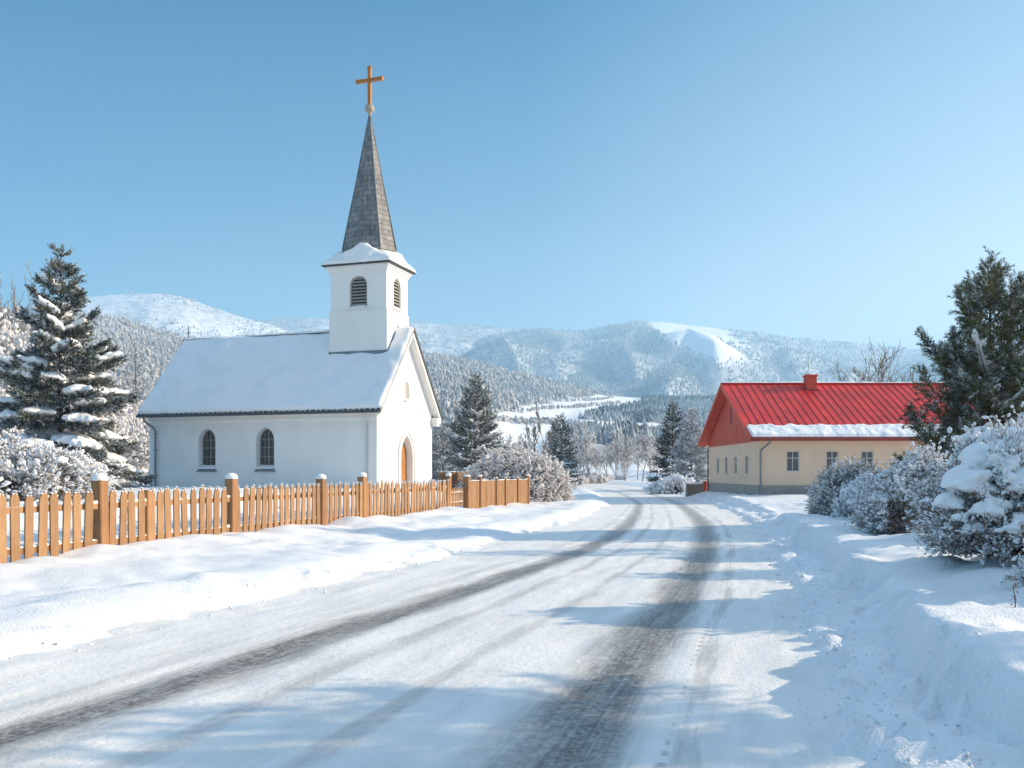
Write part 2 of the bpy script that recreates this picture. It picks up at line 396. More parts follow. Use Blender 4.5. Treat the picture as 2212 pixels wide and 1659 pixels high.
def mat_road():
    m, nt, b = nodes('packed_snow_road'); n = N(nt)
    uv = n.coord('UV'); ob = n.coord()
    sx = n.new('ShaderNodeSeparateXYZ'); n.link(uv, sx.inputs[0]); u = sx.outputs[0]
    stre = n.mapping(uv, (26, .55, 1))
    streak = n.noise(stre, 1.0, 5, .6)
    stre2 = n.mapping(uv, (70, .35, 1)); fine = n.noise(stre2, 1.0, 4, .6)
    grain = n.noise(ob, 24, 5, .78); blot = n.noise(ob, 1.1, 4, .6); cr = n.noise(ob, 9, 4, .65)
    # wander of the wheel tracks
    wv = n.math('ADD', u, n.math('MULTIPLY', n.math('SUBTRACT', n.noise(n.mapping(uv, (0.2, .18, 1)), 1, 3), .5), .03))
    def track(c, w0, w1):
        d = n.math('ABSOLUTE', n.math('SUBTRACT', wv, c))
        d = n.math('ADD', d, n.math('MULTIPLY', n.math('SUBTRACT', streak, .5), .055))
        r = n.new('ShaderNodeMapRange', interpolation_type='SMOOTHSTEP'); n.link(d, r.inputs[0])
        r.inputs[1].default_value = w0; r.inputs[2].default_value = w1; r.inputs[3].default_value = 1; r.inputs[4].default_value = 0
        return r.outputs[0]
    t = n.math('MAXIMUM', track(.3, .010, .066), track(.7, .014, .082))
    thin = n.math('MAXIMUM', n.math('MULTIPLY', track(.42, .0, .022), .36), n.math('MULTIPLY', track(.535, .0, .02), .32))
    thin = n.math('MAXIMUM', thin, n.math('MULTIPLY', track(.805, .0, .013), .38))
    thin = n.math('MAXIMUM', thin, n.math('MULTIPLY', track(.215, .0, .03), .22))
    sy = n.math('SINE', n.math('MULTIPLY', sx.outputs[1], 30.0)); lug = n.math('GREATER_THAN', sy, .1)
    tread = n.math('MAXIMUM', n.math('MULTIPLY', track(.792, .0, .0075), lug), n.math('MULTIPLY', track(.818, .0, .005), .6))
    thin = n.math('MAXIMUM', thin, n.math('MULTIPLY', tread, .42))
    wear = n.math('MAXIMUM', t, thin)
    # snow grains left in the bare tracks, and general grime
    g2 = n.math('ADD', n.math('MULTIPLY', grain, .7), n.math('MULTIPLY', cr, .5))
    g2 = n.math('ADD', n.math('MULTIPLY', g2, .62), n.math('MULTIPLY', n.noise(n.mapping(uv, (150, .8, 1)), 1.0, 4, .65), .48))
    keep = n.ramp(g2, [(.54, 1), (.80, .45)])
    wear = n.math('MULTIPLY', n.math('MULTIPLY', wear, keep), n.ramp(n.math('MULTIPLY', sx.outputs[1], .01), [(.18, 1), (.36, .74), (.60, .50), (1.0, .3)]))
    snowc = n.ramp(n.math('ADD', n.math('MULTIPLY', streak, .6), n.math('MULTIPLY', blot, .4)), [(.32, (.71, .685, .655)), (.5, (.80, .775, .745)), (.65, (.86, .84, .81))])
    snowc = n.mix(n.math('MULTIPLY', n.ramp(fine, [(.55, 0), (.75, 1)]), .25), snowc, (.5, .49, .48))
    asp = n.ramp(grain, [(.3, (.062, .056, .050)), (.7, (.20, .182, .165))])
    n.link(n.mix(wear, snowc, asp), b.inputs['Base Color'])
    n.link(n.ramp(wear, [(0, .6), (1, .40)]), b.inputs['Roughness']); b.inputs['Specular IOR Level'].default_value = .3
    h = n.math('ADD', n.math('MULTIPLY', grain, .35), n.math('ADD', n.math('MULTIPLY', cr, .6), n.math('MULTIPLY', streak, .45)))
    n.link(n.bump(h, .75, .03), b.inputs['Normal'])
    return m

def build_road():
    ds = np.concatenate([np.arange(-40, 2.5, 1.0), np.arange(2.5, 40, .12), 40 * (1.01 ** np.arange(0, 160))])
    us = np.linspace(-.12, 1.12, 110)
    key = np.array([0, .3, .7, 1.0])
    l, tl, tr, r = (cv(q, ds) for q in (_L, _TL, _TR, _R))
    tl = np.clip(tl, l + .8, None); tr = np.clip(tr, tl + 1.2, r - .5)
    X = np.stack([np.interp(np.clip(us, 0, 1), key, [l[i], tl[i], tr[i], r[i]]) + (np.minimum(us, 0) + np.maximum(us - 1, 0)) * 7 for i in range(len(ds))])
    D = np.repeat(ds[:, None], len(us), 1); U = np.repeat(us[None], len(ds), 0)
    # ruts are pressed a little into the packed snow
    rut = np.maximum(np.exp(-((U - .3) / .05) ** 2), np.exp(-((U - .7) / .06) ** 2))
    Z = .012 * fbm(X * 1.2, D * .5, 3, 21) + .008 * fbm(U * 40, D * .9, 2, 4) * (1 - sstep(20, 40, D)) - .022 * rut
    edge = np.minimum(sstep(-.02, .12, U), 1 - sstep(.88, 1.02, U))
    Z = Z + (1 - edge) * (.01 + .02 * fbm(X * 3.5, D * 3.5, 2, 31)) * (1 - sstep(30, 50, D))
    # tread print beside the right-hand track
    Z = Z - .02 * np.exp(-((U - .805) / .012) ** 2) * (.5 + .5 * np.sign(np.sin(D * 26)))*(1 - sstep(14, 22, D))
    nx, nd = len(us), len(ds)
    g = Geo(); i = (np.arange(nd - 1)[:, None] * nx + np.arange(nx - 1)[None]).ravel()
    f = np.stack([i, i + 1, i + nx + 1, i + nx], 1)
    g.add(np.stack([X, D, Z], -1).reshape(-1, 3), f)
    o = g.build('road', mat_road(), smooth=True)
    me = o.data; uvl = me.uv_layers.new(name='UVMap')
    idx = np.zeros(len(me.loops), np.int32); me.loops.foreach_get('vertex_index', idx)
    uvs = np.stack([U.ravel()[idx], D.ravel()[idx]], 1).astype(np.float32); uvl.data.foreach_set('uv', uvs.ravel())
    tag(o, 'snow packed country road with two dark worn wheel tracks', 'road', kind='structure')

# =================================================================== HILLS AND MOUNTAINS
def prof(pts):
    x, y = zip(*pts); x = np.array(x, float); y = np.array(y, float)
    u = (x - 1106) / F; e = (HZ - y) / F
    uu = np.linspace(u[0], u[-1], 800); ee = np.interp(uu, u, e)
    k = np.exp(-.5 * (np.arange(-18, 19) / 7.0) ** 2); k /= k.sum()
    ee = np.convolve(np.pad(ee, 18, mode='edge'), k, 'valid')
    return uu, ee

class Range:
    """a hill range: depth from D0 (foot) to D1 (crest) and a back slope, heights following its crest"""
    def __init__(s, crest, D0, D1, foot=1035, p=1.0, relief=0.0, rk=9.0, seed=0, spurs=(), geo=True, rough=1.0, fp=None):
        s.uu, s.ee = prof(crest); s.D0, s.D1 = D0, D1; s.p = p; s.relief = relief; s.rk = rk; s.seed = seed; s.spurs = spurs; s.geo = geo; s.rough = rough
        s.ef = (HZ - foot) / F
    def D(s, t):
        return s.D0 * (s.D1 / s.D0) ** t if s.geo else s.D0 + (s.D1 - s.D0) * t
    def pos(s, u, t):
        er = np.interp(u, s.uu, s.ee); D = s.D(t)
        tc = np.minimum(t, 1)
        e = s.ef + (er - s.ef) * tc ** s.p
        z = CAMZ + np.minimum(D, s.D1) * e
        X = u * D
        back = np.maximum(t - 1, 0)
        z = z - np.minimum(back * s.D1 * .25, np.maximum(z - 5, 0))
        env = np.clip(1 - tc, 0, 1) ** .9 * tc ** .4 * 1.7 + .02
        a = u * s.rk + (1 - tc) * .45 * math.sin(s.seed * 1.7 + .4)
        rid = 1 - np.abs(vnoise(a, tc * .9, s.seed)) * 1.5
        rid2 = 1 - np.abs(vnoise(a * 2.3 + 5, tc * 1.8, s.seed + 2)) * 1.5
        rid3 = fbm(a * 4, tc * 5, 3, s.seed + 4)
        z = z + s.relief * env * ((rid - .4) + .45 * (rid2 - .4) + .16 * rid3)
        for (ua, ta, ub, tb, w, amp) in s.spurs:
            us = ua + (ub - ua) * np.clip((t - ta) / (tb - ta), -.3, 1.2)
            z = z + amp * np.exp(-(np.sqrt((u - us) ** 2 + 1e-4) - .01) / w) * sstep(min(ta, tb) - .35, min(ta, tb), t) * (1 - sstep(.5, .92, t))
        z = z + s.rough * (.0022 * D) * fbm(X / D * 60, t * 14, 3, s.seed + 7) * env
        return X, D, z
    def mesh(s, name, mat, label, nu=260, nt=110, tmax=1.5, cat='hill', cover=None):
        u = np.linspace(s.uu[0], s.uu[-1], nu); t = np.linspace(0, tmax, nt)
        U, T = np.meshgrid(u, t); X, D, Z = s.pos(U, T)
        i = (np.arange(nt - 1)[:, None] * nu + np.arange(nu - 1)[None]).ravel()
        g = Geo(); g.add(np.stack([X, D, Z], -1).reshape(-1, 3), np.stack([i, i + 1, i + nu + 1, i + nu], 1))
        o = g.build(name, mat, smooth=True); tag(o, label, cat, kind='structure')
        if cover is not None:
            at_ = o.data.attributes.new('cover', 'FLOAT', 'POINT'); k = np.asarray(cover(U.ravel(), T.ravel(), X.ravel(), D.ravel(), Z.ravel()), np.float32); at_.data.foreach_set('value', k)
        return o

def mat_mountain(name, cover, dark=(.085, .095, .10), scale=.0016, contrast=.1, grain=.05):
    """snow with a speckle of frosted woodland and rock"""
    m, nt, b = nodes(name); n = N(nt); co = n.coord()
    big = n.noise(co, scale, 5, .6); g = n.noise(co, grain, 3, .7)
    f = n.math('ADD', n.math('MULTIPLY', big, .55), n.math('MULTIPLY', g, .55))
    c0 = .62 - cover * .22
    f = n.ramp(f, [(max(0.0, c0 - contrast * .5), 0), (min(1.0, c0 + contrast), 1)])
    n.link(n.mix(n.math('MULTIPLY', f, .9), (.83, .84, .86), dark), b.inputs['Base Color'])
    b.inputs['Roughness'].default_value = .9; b.inputs['Specular IOR Level'].default_value = .05
    n.link(n.bump(n.noise(co, grain * .6, 4, .7), .5, 6.0), b.inputs['Normal'])
    return m

def mat_cover(name, brush=(.17, .155, .145), snow=(.80, .805, .82), s=.02):
    """hillside snow, with brushwood and forest floor where the woods stand"""
    m, nt, b = nodes(name); n = N(nt); co = n.coord(); at_ = n.new('ShaderNodeAttribute', attribute_name='cover')
    f = n.math('MULTIPLY', at_.outputs['Fac'], n.ramp(n.noise(co, s, 4, .7), [(.25, .55), (.65, 1)]))
    n.link(n.mix(f, snow, brush), b.inputs['Base Color']); b.inputs['Roughness'].default_value = .9; b.inputs['Specular IOR Level'].default_value = .05
    n.link(n.bump(n.noise(co, s * 2, 4, .6), .35, 4.0), b.inputs['Normal'])
    return m

# far-tree shapes
def cone_tree(seed, tiers=4, sides=6):
    rg = np.random.RandomState(seed); v = []; f = []
    for k in range(tiers):
        z0 = .06 + k * .82 / tiers * .98; z1 = min(1.0, z0 + .50 - .03 * k); r = .24 * (1 - k / tiers) ** .85 + .03
        b = len(v); v.append((rg.uniform(-.01, .01), rg.uniform(-.01, .01), z1))
        a0 = rg.rand() * 6
        for q in range(sides):
            a = a0 + 2 * math.pi * q / sides; rr = r * rg.uniform(.65, 1.25); v.append((rr * math.cos(a), rr * math.sin(a), z0 + rg.uniform(-.05, .05)))
        for q in range(sides): f.append((b, b + 1 + q, b + 1 + (q + 1) % sides))
    return np.array(v), np.array(f)
def round_tree(seed):
    v, f = ICO1; rg = np.random.RandomState(seed)
    v = v * (1 + rg.uniform(-.35, .35, (len(v), 1))); v = v * [.26, .26, .42] + [0, 0, .55]
    return v, f
CONES = [cone_tree(k) for k in range(5)]; ROUNDS = [round_tree(k) for k in range(3)]

def scatter(rng_, u0, u1, t0, t1, n, h, mask=None, seed=0, kinds=CONES, wide=1.0):
    rg = np.random.RandomState(seed)
    u = rg.uniform(u0, u1, n); t = rg.uniform(t0, t1, n) ** 1.0
    X, D, Z = rng_.pos(u, t)
    k = np.ones(n, bool) if mask is None else mask(u, t, X, D, Z, rg)
    k = k & (rg.rand(n) < np.clip(D / rng_.D1, 0, 1) ** 1.1)
    X, D, Z = X[k], D[k], Z[k]; n = len(X)
    g = Geo(); pick = rg.randint(0, len(kinds), n)
    hh = h * rg.uniform(.6, 1.25, n) * np.clip((D / 1500.0), .6, 9) ** .3; aw = wide * hh * rg.uniform(.85, 1.2, n); az = rg.uniform(0, 6.28, n)
    for j, (T, Fc) in enumerate(kinds):
        q = pick == j
        if not q.any(): continue
        c, s = np.cos(az[q]), np.sin(az[q]); Mx = np.zeros((q.sum(), 3, 3))
        Mx[:, 0, 0] = c * aw[q]; Mx[:, 0, 1] = -s * aw[q]; Mx[:, 1, 0] = s * aw[q]; Mx[:, 1, 1] = c * aw[q]; Mx[:, 2, 2] = hh[q]
        inst(g, T, Fc, Mx, np.stack([X[q], D[q], Z[q] - .04 * hh[q]], 1))
    return g
def ypix(D, Z): return HZ - (Z - CAMZ) / D * F
def xpix(X, D): return 1106 + X / D * F
def inpoly(x, y, P):
    r = np.zeros(x.shape, bool); j = len(P) - 1
    for i in range(len(P)):
        xi, yi = P[i]; xj, yj = P[j]
        c = ((yi > y) != (yj > y)) & (x < (xj - xi) * (y - yi) / (yj - yi + 1e-9) + xi); r ^= c; j = i
    return r

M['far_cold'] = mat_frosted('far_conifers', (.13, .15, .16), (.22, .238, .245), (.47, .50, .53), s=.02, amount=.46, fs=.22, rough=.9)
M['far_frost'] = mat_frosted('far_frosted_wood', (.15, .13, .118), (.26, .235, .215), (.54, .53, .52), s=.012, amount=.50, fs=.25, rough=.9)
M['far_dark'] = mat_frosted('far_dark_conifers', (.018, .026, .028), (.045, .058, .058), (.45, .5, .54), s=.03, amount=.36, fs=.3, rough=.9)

def build_far():
    # near hillside: woods on the left, open snow fields, conifer belts
    hill = Range([(-1400, 560), (-700, 600), (-250, 640), (0, 668), (120, 672), (200, 676), (300, 700), (430, 742), (600, 730), (760, 728), (920, 765), (1000, 778), (1100, 804), (1200, 826), (1330, 858), (1420, 862), (1560, 862), (1750, 850), (1900, 840), (2212, 815), (2600, 780), (3400, 740)], 165, 1500, foot=1040, p=1.0, relief=9, rk=6, seed=3)
    field = [(1050, 862), (1160, 878), (1290, 838), (1370, 850), (1440, 868), (1270, 890), (1250, 905), (1310, 912), (1200, 925), (1130, 900), (1060, 890)]
    def wood(u, t, X, D, Z, rg):
        x, y = xpix(X, D), ypix(D, Z)
        nn = fbm(X / 60, D / 60, 3, 5)
        line = np.interp(x, [-1400, 900, 1040, 1130, 1230, 1340, 1360], [1020, 1010, 905, 880, 862, 850, 840])
        return (y < line + 4 * nn) & (x < 1345) & (rg.rand(len(x)) < .82 + .3 * nn)
    g = scatter(hill, -.95, .13, .22, 1.04, 52000, 8.0, wood, 11, CONES + ROUNDS[:1], 1.1)
    tag(g.build('hillside_wood', M['far_frost']), 'frosted grey-brown wood covering the hillside behind the church', 'wood', kind='stuff')
    def dark_patch(u, t, X, D, Z, rg):
        x, y = xpix(X, D), ypix(D, Z)
        return inpoly(x, y, [(320, 735), (350, 740), (420, 775), (400, 790), (340, 765)]) | inpoly(x, y, [(1060, 825), (1110, 830), (1190, 858), (1150, 868), (1080, 850)])
    g = scatter(hill, -.42, .05, .5, 1.0, 22000, 8.0, dark_patch, 12)
    tag(g.build('dark_conifer_patch', M['far_cold']), 'patches of dark spruces inside the frosted hillside wood', 'wood', kind='stuff')
    def belt(u, t, X, D, Z, rg):
        x, y = xpix(X, D), ypix(D, Z)
        a = inpoly(x, y, [(1248, 905), (1290, 890), (1400, 868), (1460, 858), (1700, 862), (2300, 850), (2300, 930), (1500, 925), (1440, 915), (1330, 912)])
        b_ = inpoly(x, y, [(1180, 975), (1210, 945), (1300, 932), (1420, 930), (1500, 935), (1520, 985), (1300, 1000)])
        return a | b_
    g = scatter(hill, .02, .75, .25, 1.03, 46000, 7.5, belt, 13)
    tag(g.build('conifer_belt', M['far_cold']), 'bluish belts of snowy conifers between the snow fields', 'wood', kind='stuff')
    def dbelt(u, t, X, D, Z, rg):
        x, y = xpix(X, D), ypix(D, Z)
        return inpoly(x, y, [(1258, 905), (1300, 889), (1420, 868), (1470, 872), (1430, 880), (1330, 897)]) | inpoly(x, y, [(1380, 862), (1700, 858), (1700, 869), (1400, 870)]) | inpoly(x, y, [(1285, 965), (1370, 945), (1400, 955), (1340, 985)]) | inpoly(x, y, [(1340, 905), (1400, 890), (1440, 900), (1390, 915)])
    g = scatter(hill, .05, .35, .3, 1.0, 30000, 8.0, dbelt, 14)
    tag(g.build('dark_conifer_belt', M['far_dark']), 'dark blue-green conifer belt edging the snow fields', 'wood', kind='stuff')
    def hedge(u, t, X, D, Z, rg):
        x, y = xpix(X, D), ypix(D, Z)
        l1 = np.abs(y - np.interp(x, [1120, 1180, 1260, 1340], [893, 884, 880, 872])); l2 = np.abs(y - np.interp(x, [1200, 1290, 1360], [868, 866, 853]))
        l3 = np.abs(y - np.interp(x, [1040, 1120, 1220, 1280], [905, 915, 916, 926]))
        return (((l1 < 1.6) & (x > 1120) & (x < 1340)) | ((l2 < 1.0) & (x > 1200) & (x < 1370)) | ((l3 < 3) & (x > 1040) & (x < 1290))) & (rg.rand(len(x)) < .6)
    g = scatter(hill, -.05, .15, .3, 1.0, 40000, 4.5, hedge, 15, ROUNDS, 1.2)
    tag(g.build('field_hedge', M['far_frost']), 'thin frosted hedgerows crossing the snow fields', 'hedge', kind='stuff')

    ones = lambda mk: (lambda u, t, X, D, Z: mk(u, t, X, D, Z, type('q', (), {'rand': staticmethod(lambda k: np.full(k, .25))})).astype(float))
    w_, b_, k_ = ones(wood), ones(belt), ones(dbelt)
    hill.mesh('hill', mat_cover('hillside_ground', (.27, .25, .24)), 'snow covered hillside with fields rising behind the village', nu=420, nt=260, tmax=1.4, cover=lambda *q: np.clip(w_(*q) * .9 + b_(*q) * .8 + k_(*q), 0, 1))
    # mountains
    m1 = Range([(-900, 700), (-300, 690), (0, 668), (120, 648), (200, 637), (260, 634), (330, 631), (390, 637), (440, 655), (520, 682), (600, 703), (720, 770), (800, 860)], 1700, 3050, foot=960, p=.8, relief=26, rk=7, seed=4, geo=False,
               spurs=((-.405, 1.0, -.50, .6, .035, 50),))
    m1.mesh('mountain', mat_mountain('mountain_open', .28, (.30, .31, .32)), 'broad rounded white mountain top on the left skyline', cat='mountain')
    m2 = Range([(380, 790), (470, 705), (560, 690), (640, 684), (720, 686), (890, 695), (1000, 701), (1130, 713), (1240, 738), (1340, 800)], 2300, 3700, foot=930, p=.8, relief=70, rk=9, seed=8, geo=False)
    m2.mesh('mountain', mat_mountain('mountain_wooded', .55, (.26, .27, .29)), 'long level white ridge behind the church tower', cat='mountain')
    m3 = Range([(820, 880), (900, 790), (1000, 741), (1060, 722), (1150, 711), (1210, 712), (1255, 718), (1300, 707), (1345, 698), (1395, 693), (1440, 696), (1500, 703), (1560, 711), (1650, 722), (1760, 735), (1850, 740), (1980, 757), (2212, 780), (2600, 800), (3200, 820)], 1650, 3500, foot=950, p=.85, relief=95, rk=7, seed=14, geo=False,
               spurs=((.150, 1.0, .215, .50, .06, 85), (.03, 1.0, -.02, .5, .05, 60), (.30, 1.0, .40, .5, .06, 60)))
    bald3 = lambda u, t, X, D, Z: 1 - sstep(1395, 1415, xpix(X, D)) * (1 - .8 * sstep(1560, 1680, xpix(X, D))) * (1 - sstep(-6, 14, ypix(D, Z) - np.interp(xpix(X, D), [1400, 1470, 1560, 1700, 1900], [704, 748, 784, 772, 758]) + 7 * fbm(X / 90, D / 90, 3, 3)))
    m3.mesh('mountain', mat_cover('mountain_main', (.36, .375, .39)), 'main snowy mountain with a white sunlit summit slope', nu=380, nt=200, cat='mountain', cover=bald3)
    m4 = Range([(960, 900), (1060, 850), (1150, 812), (1250, 782), (1330, 764), (1420, 752), (1490, 757), (1560, 775), (1650, 806), (1760, 830), (1900, 845), (2300, 860), (2700, 880)], 1550, 2700, foot=930, p=.9, relief=60, rk=9, seed=22, geo=False)
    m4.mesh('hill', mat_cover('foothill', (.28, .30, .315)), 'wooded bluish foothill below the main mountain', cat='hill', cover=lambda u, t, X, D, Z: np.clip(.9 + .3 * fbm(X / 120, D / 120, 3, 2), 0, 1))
    def slope_mask(u, t, X, D, Z, rg):
        x, y = xpix(X, D), ypix(D, Z)
        bald = (x > 1400) & (x < 1600 + 60 * fbm(X / 90, D / 90, 2, 3)) & (y < np.interp(x, [1400, 1470, 1560, 1700], [702, 745, 780, 770]))
        return (~bald) & (rg.rand(len(x)) < .72 + .4 * fbm(X / 160, D / 160, 3, 6))
    g = scatter(m3, -.12, .62, .12, 1.0, 44000, 6.8, slope_mask, 31, CONES[:3] + ROUNDS[:1], 1.0)
    tag(g.build('mountain_forest', M['far_cold']), 'frosted forest spread over the main mountain slopes', 'forest', kind='stuff')
    g = scatter(m4, -.06, .62, .0, 1.02, 30000, 8.0, lambda u, t, X, D, Z, rg: rg.rand(len(u)) < .85 + .3 * fbm(X / 120, D / 120, 3, 2), 32)
    tag(g.build('foothill_forest', M['far_cold']), 'dense snowy forest on the bluish foothill', 'forest', kind='stuff')
    g = scatter(m2, -.36, .10, .2, 1.01, 5000, 9.0, lambda u, t, X, D, Z, rg: rg.rand(len(u)) < .45 + .7 * fbm(X / 220, D / 300, 3, 2), 33, CONES[:3] + ROUNDS[:1])
    tag(g.build('ridge_forest', M['far_frost']), 'sparse frosted trees along the level ridge', 'forest', kind='stuff')
    g = scatter(m1, -.62, -.22, .25, 1.0, 4500, 8.0, lambda u, t, X, D, Z, rg: rg.rand(len(u)) < .1 + .55 * sstep(-.46, -.28, u) + .6 * fbm(X / 200, D / 260, 3, 9), 34, CONES[:2] + ROUNDS)
    tag(g.build('scattered_mountain_trees', M['far_frost']), 'scattered frosted trees on the rounded white mountain', 'forest', kind='stuff')
    return hill

# =================================================================== LIGHT, SKY, AIR, CAMERA
SUN_EL, SUN_AZ = 22.0, math.degrees(math.atan2(1.0, .12))        # azimuth from +Y towards +X
def build_light():
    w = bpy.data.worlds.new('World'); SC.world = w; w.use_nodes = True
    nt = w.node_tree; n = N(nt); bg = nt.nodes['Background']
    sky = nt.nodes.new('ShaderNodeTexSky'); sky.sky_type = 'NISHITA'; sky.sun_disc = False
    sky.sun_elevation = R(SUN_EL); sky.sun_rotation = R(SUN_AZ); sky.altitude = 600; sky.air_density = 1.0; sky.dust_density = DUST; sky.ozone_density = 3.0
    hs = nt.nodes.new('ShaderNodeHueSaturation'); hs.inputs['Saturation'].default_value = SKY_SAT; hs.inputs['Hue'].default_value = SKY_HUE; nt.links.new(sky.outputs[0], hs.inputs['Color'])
    # pale brightening added to the unseen zenith to lift the fill light
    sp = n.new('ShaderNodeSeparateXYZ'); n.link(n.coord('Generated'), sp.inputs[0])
    zenith_fill = n.ramp(sp.outputs[2], [(.50, 0), (.85, ZENITH_FILL)])
    low = n.math('MULTIPLY', n.ramp(sp.outputs[2], [(0.0, 1), (.11, .80), (.28, .28), (.46, 0)]), n.math('MULTIPLY_ADD', sp.outputs[0], .5, .66), clamp=True)
    low = n.math('ADD', low, n.math('MULTIPLY', n.ramp(sp.outputs[0], [(.02, 0), (.6, .74)]), n.ramp(sp.outputs[2], [(.0, 1), (.5, .45), (.8, 0)])), clamp=True)
    pale = n.mix(n.math('MULTIPLY', low, GLOW), hs.outputs[0], GLOW_C)
    n.link(n.mix(zenith_fill, pale, ZENITH_FILL_C), bg.inputs['Color']); bg.inputs['Strength'].default_value = SKY_STR
    d = bpy.data.lights.new('sun', 'SUN'); d.energy = SUN_STR; d.angle = R(.55); d.color = SUN_C
    o = bpy.data.objects.new('sun', d); COL.objects.link(o)
    a, e = R(SUN_AZ), R(SUN_EL)
    S = Vector((math.sin(a) * math.cos(e), math.cos(a) * math.cos(e), math.sin(e)))
    o.rotation_euler = (-S).to_track_quat('-Z', 'Y').to_euler(); o.location = (60, 20, 40)
    vs = SC.view_settings; vs.view_transform = 'Standard'; vs.look = 'None'; vs.exposure = EXPO; vs.gamma = 1
SKY_STR, SUN_STR, EXPO = .078, 5.0, .80
SKY_SAT, SKY_HUE, ZENITH_FILL, ZENITH_FILL_C, DUST, SUN_C = 3.1, .486, .64, (6.2, 8.0, 10.4), .4, (1.0, .82, .59)
GLOW, GLOW_C = .86, (6.3, 6.8, 7.2)
def build_haze():
    m = bpy.data.materials.new('haze_air'); m.use_nodes = True; nt = m.node_tree; nt.nodes.clear()
    out = nt.nodes.new('ShaderNodeOutputMaterial'); v = nt.nodes.new('ShaderNodeVolumePrincipled')
    v.inputs['Density'].default_value = HAZE; v.inputs['Color'].default_value = (.46, .75, 1.0, 1); v.inputs['Anisotropy'].default_value = .25
    nt.links.new(v.outputs[0], out.inputs['Volume'])
    g = Geo(); g.box(-5600, 5600, -120, 8600, -1.5, 660)
    o = g.build('haze', m); tag(o, 'pale winter haze filling the valley air', 'haze', kind='stuff')
HAZE = .00027
def build_camera():
    c = bpy.data.cameras.new('camera'); o = bpy.data.objects.new('camera', c); COL.objects.link(o)
    c.sensor_width = 36; c.lens = 36 * F / 2212; c.shift_y = (HZ / 1659 - .5) * .75; c.clip_end = 30000; c.clip_start = .05
    o.location = (0, 0, CAMZ); o.rotation_euler = (R(90), 0, 0); SC.camera = o
# =================================================================== PLANTS
def spray(n, seed, ang=.75, l=.34, w=.035, flat=.6):
    """a needled twig: narrow blades leaving a short axis"""
    rg = np.random.RandomState(seed); v = []; f = []
    v += [(0, 0, 0), (0, .022, 0), (1, 0, 0)]; f.append((0, 1, 2)); v += [(0, 0, -.012), (0, 0, .012), (1, 0, 0)]; f.append((3, 4, 5))
    for i in range(n):
        s = rg.rand() ** .9; phi = rg.rand() * 6.283; ll = l * (1.05 - .6 * s) * rg.uniform(.7, 1.3)
        r = np.array([0, math.cos(phi), math.sin(phi) * flat]); d = np.array([math.cos(ang), 0, 0]) + math.sin(ang) * r
        p = np.array([s * .92, 0, 0]); q = np.cross(d, [0.3, math.sin(phi), -math.cos(phi)]); q /= np.linalg.norm(q)
        b = len(v); v += [tuple(p - q * w), tuple(p + q * w), tuple(p + d * ll)]; f.append((b, b + 1, b + 2))
    return np.array(v), np.array(f)
SPR = [spray(22, k, w=.045, l=.38) for k in range(4)]
SPR_LITE = [spray(8, 10 + k, w=.06) for k in range(3)]
SPR_PINE = [spray(22, 20 + k, ang=.6, l=.5, w=.026, flat=1.0) for k in range(4)]

def put(g, temps, P, D, size, rg, m=0):
    pick = rg.randint(0, len(temps), len(P)); Mx = frames(D, rg.uniform(0, 6.28, len(P))) * size[:, None, None]
    for j, (T, Fc) in enumerate(temps):
        q = pick == j
        if q.any(): inst(g, T, Fc, Mx[q], P[q], m)

def lumps(g, P, scale, rg, ico=ICO2, dirs=None, rough=.18):
    """rounded snow pillows, each with its own dents"""
    T0, Fc = ico
    for i in range(len(P)):
        ph = rg.uniform(0, 40)
        k = 1 + rough * fbm(T0[:, 0] * 1.6 + ph, T0[:, 1] * 1.6 + T0[:, 2] * 1.1, 2, 3)
        T = T0 * k[:, None]; T[:, 2] = np.where(T[:, 2] < 0, T[:, 2] * .55, T[:, 2]); T = T * np.asarray(scale[i])
        if dirs is None:
            a = rg.uniform(0, 6.28); c, s = math.cos(a), math.sin(a); Mx = np.array([[c, -s, 0], [s, c, 0], [0, 0, 1]])
        else: Mx = frames(np.asarray(dirs[i], float).reshape(1, 3))[0]
        g.add(T @ Mx.T + P[i], Fc)

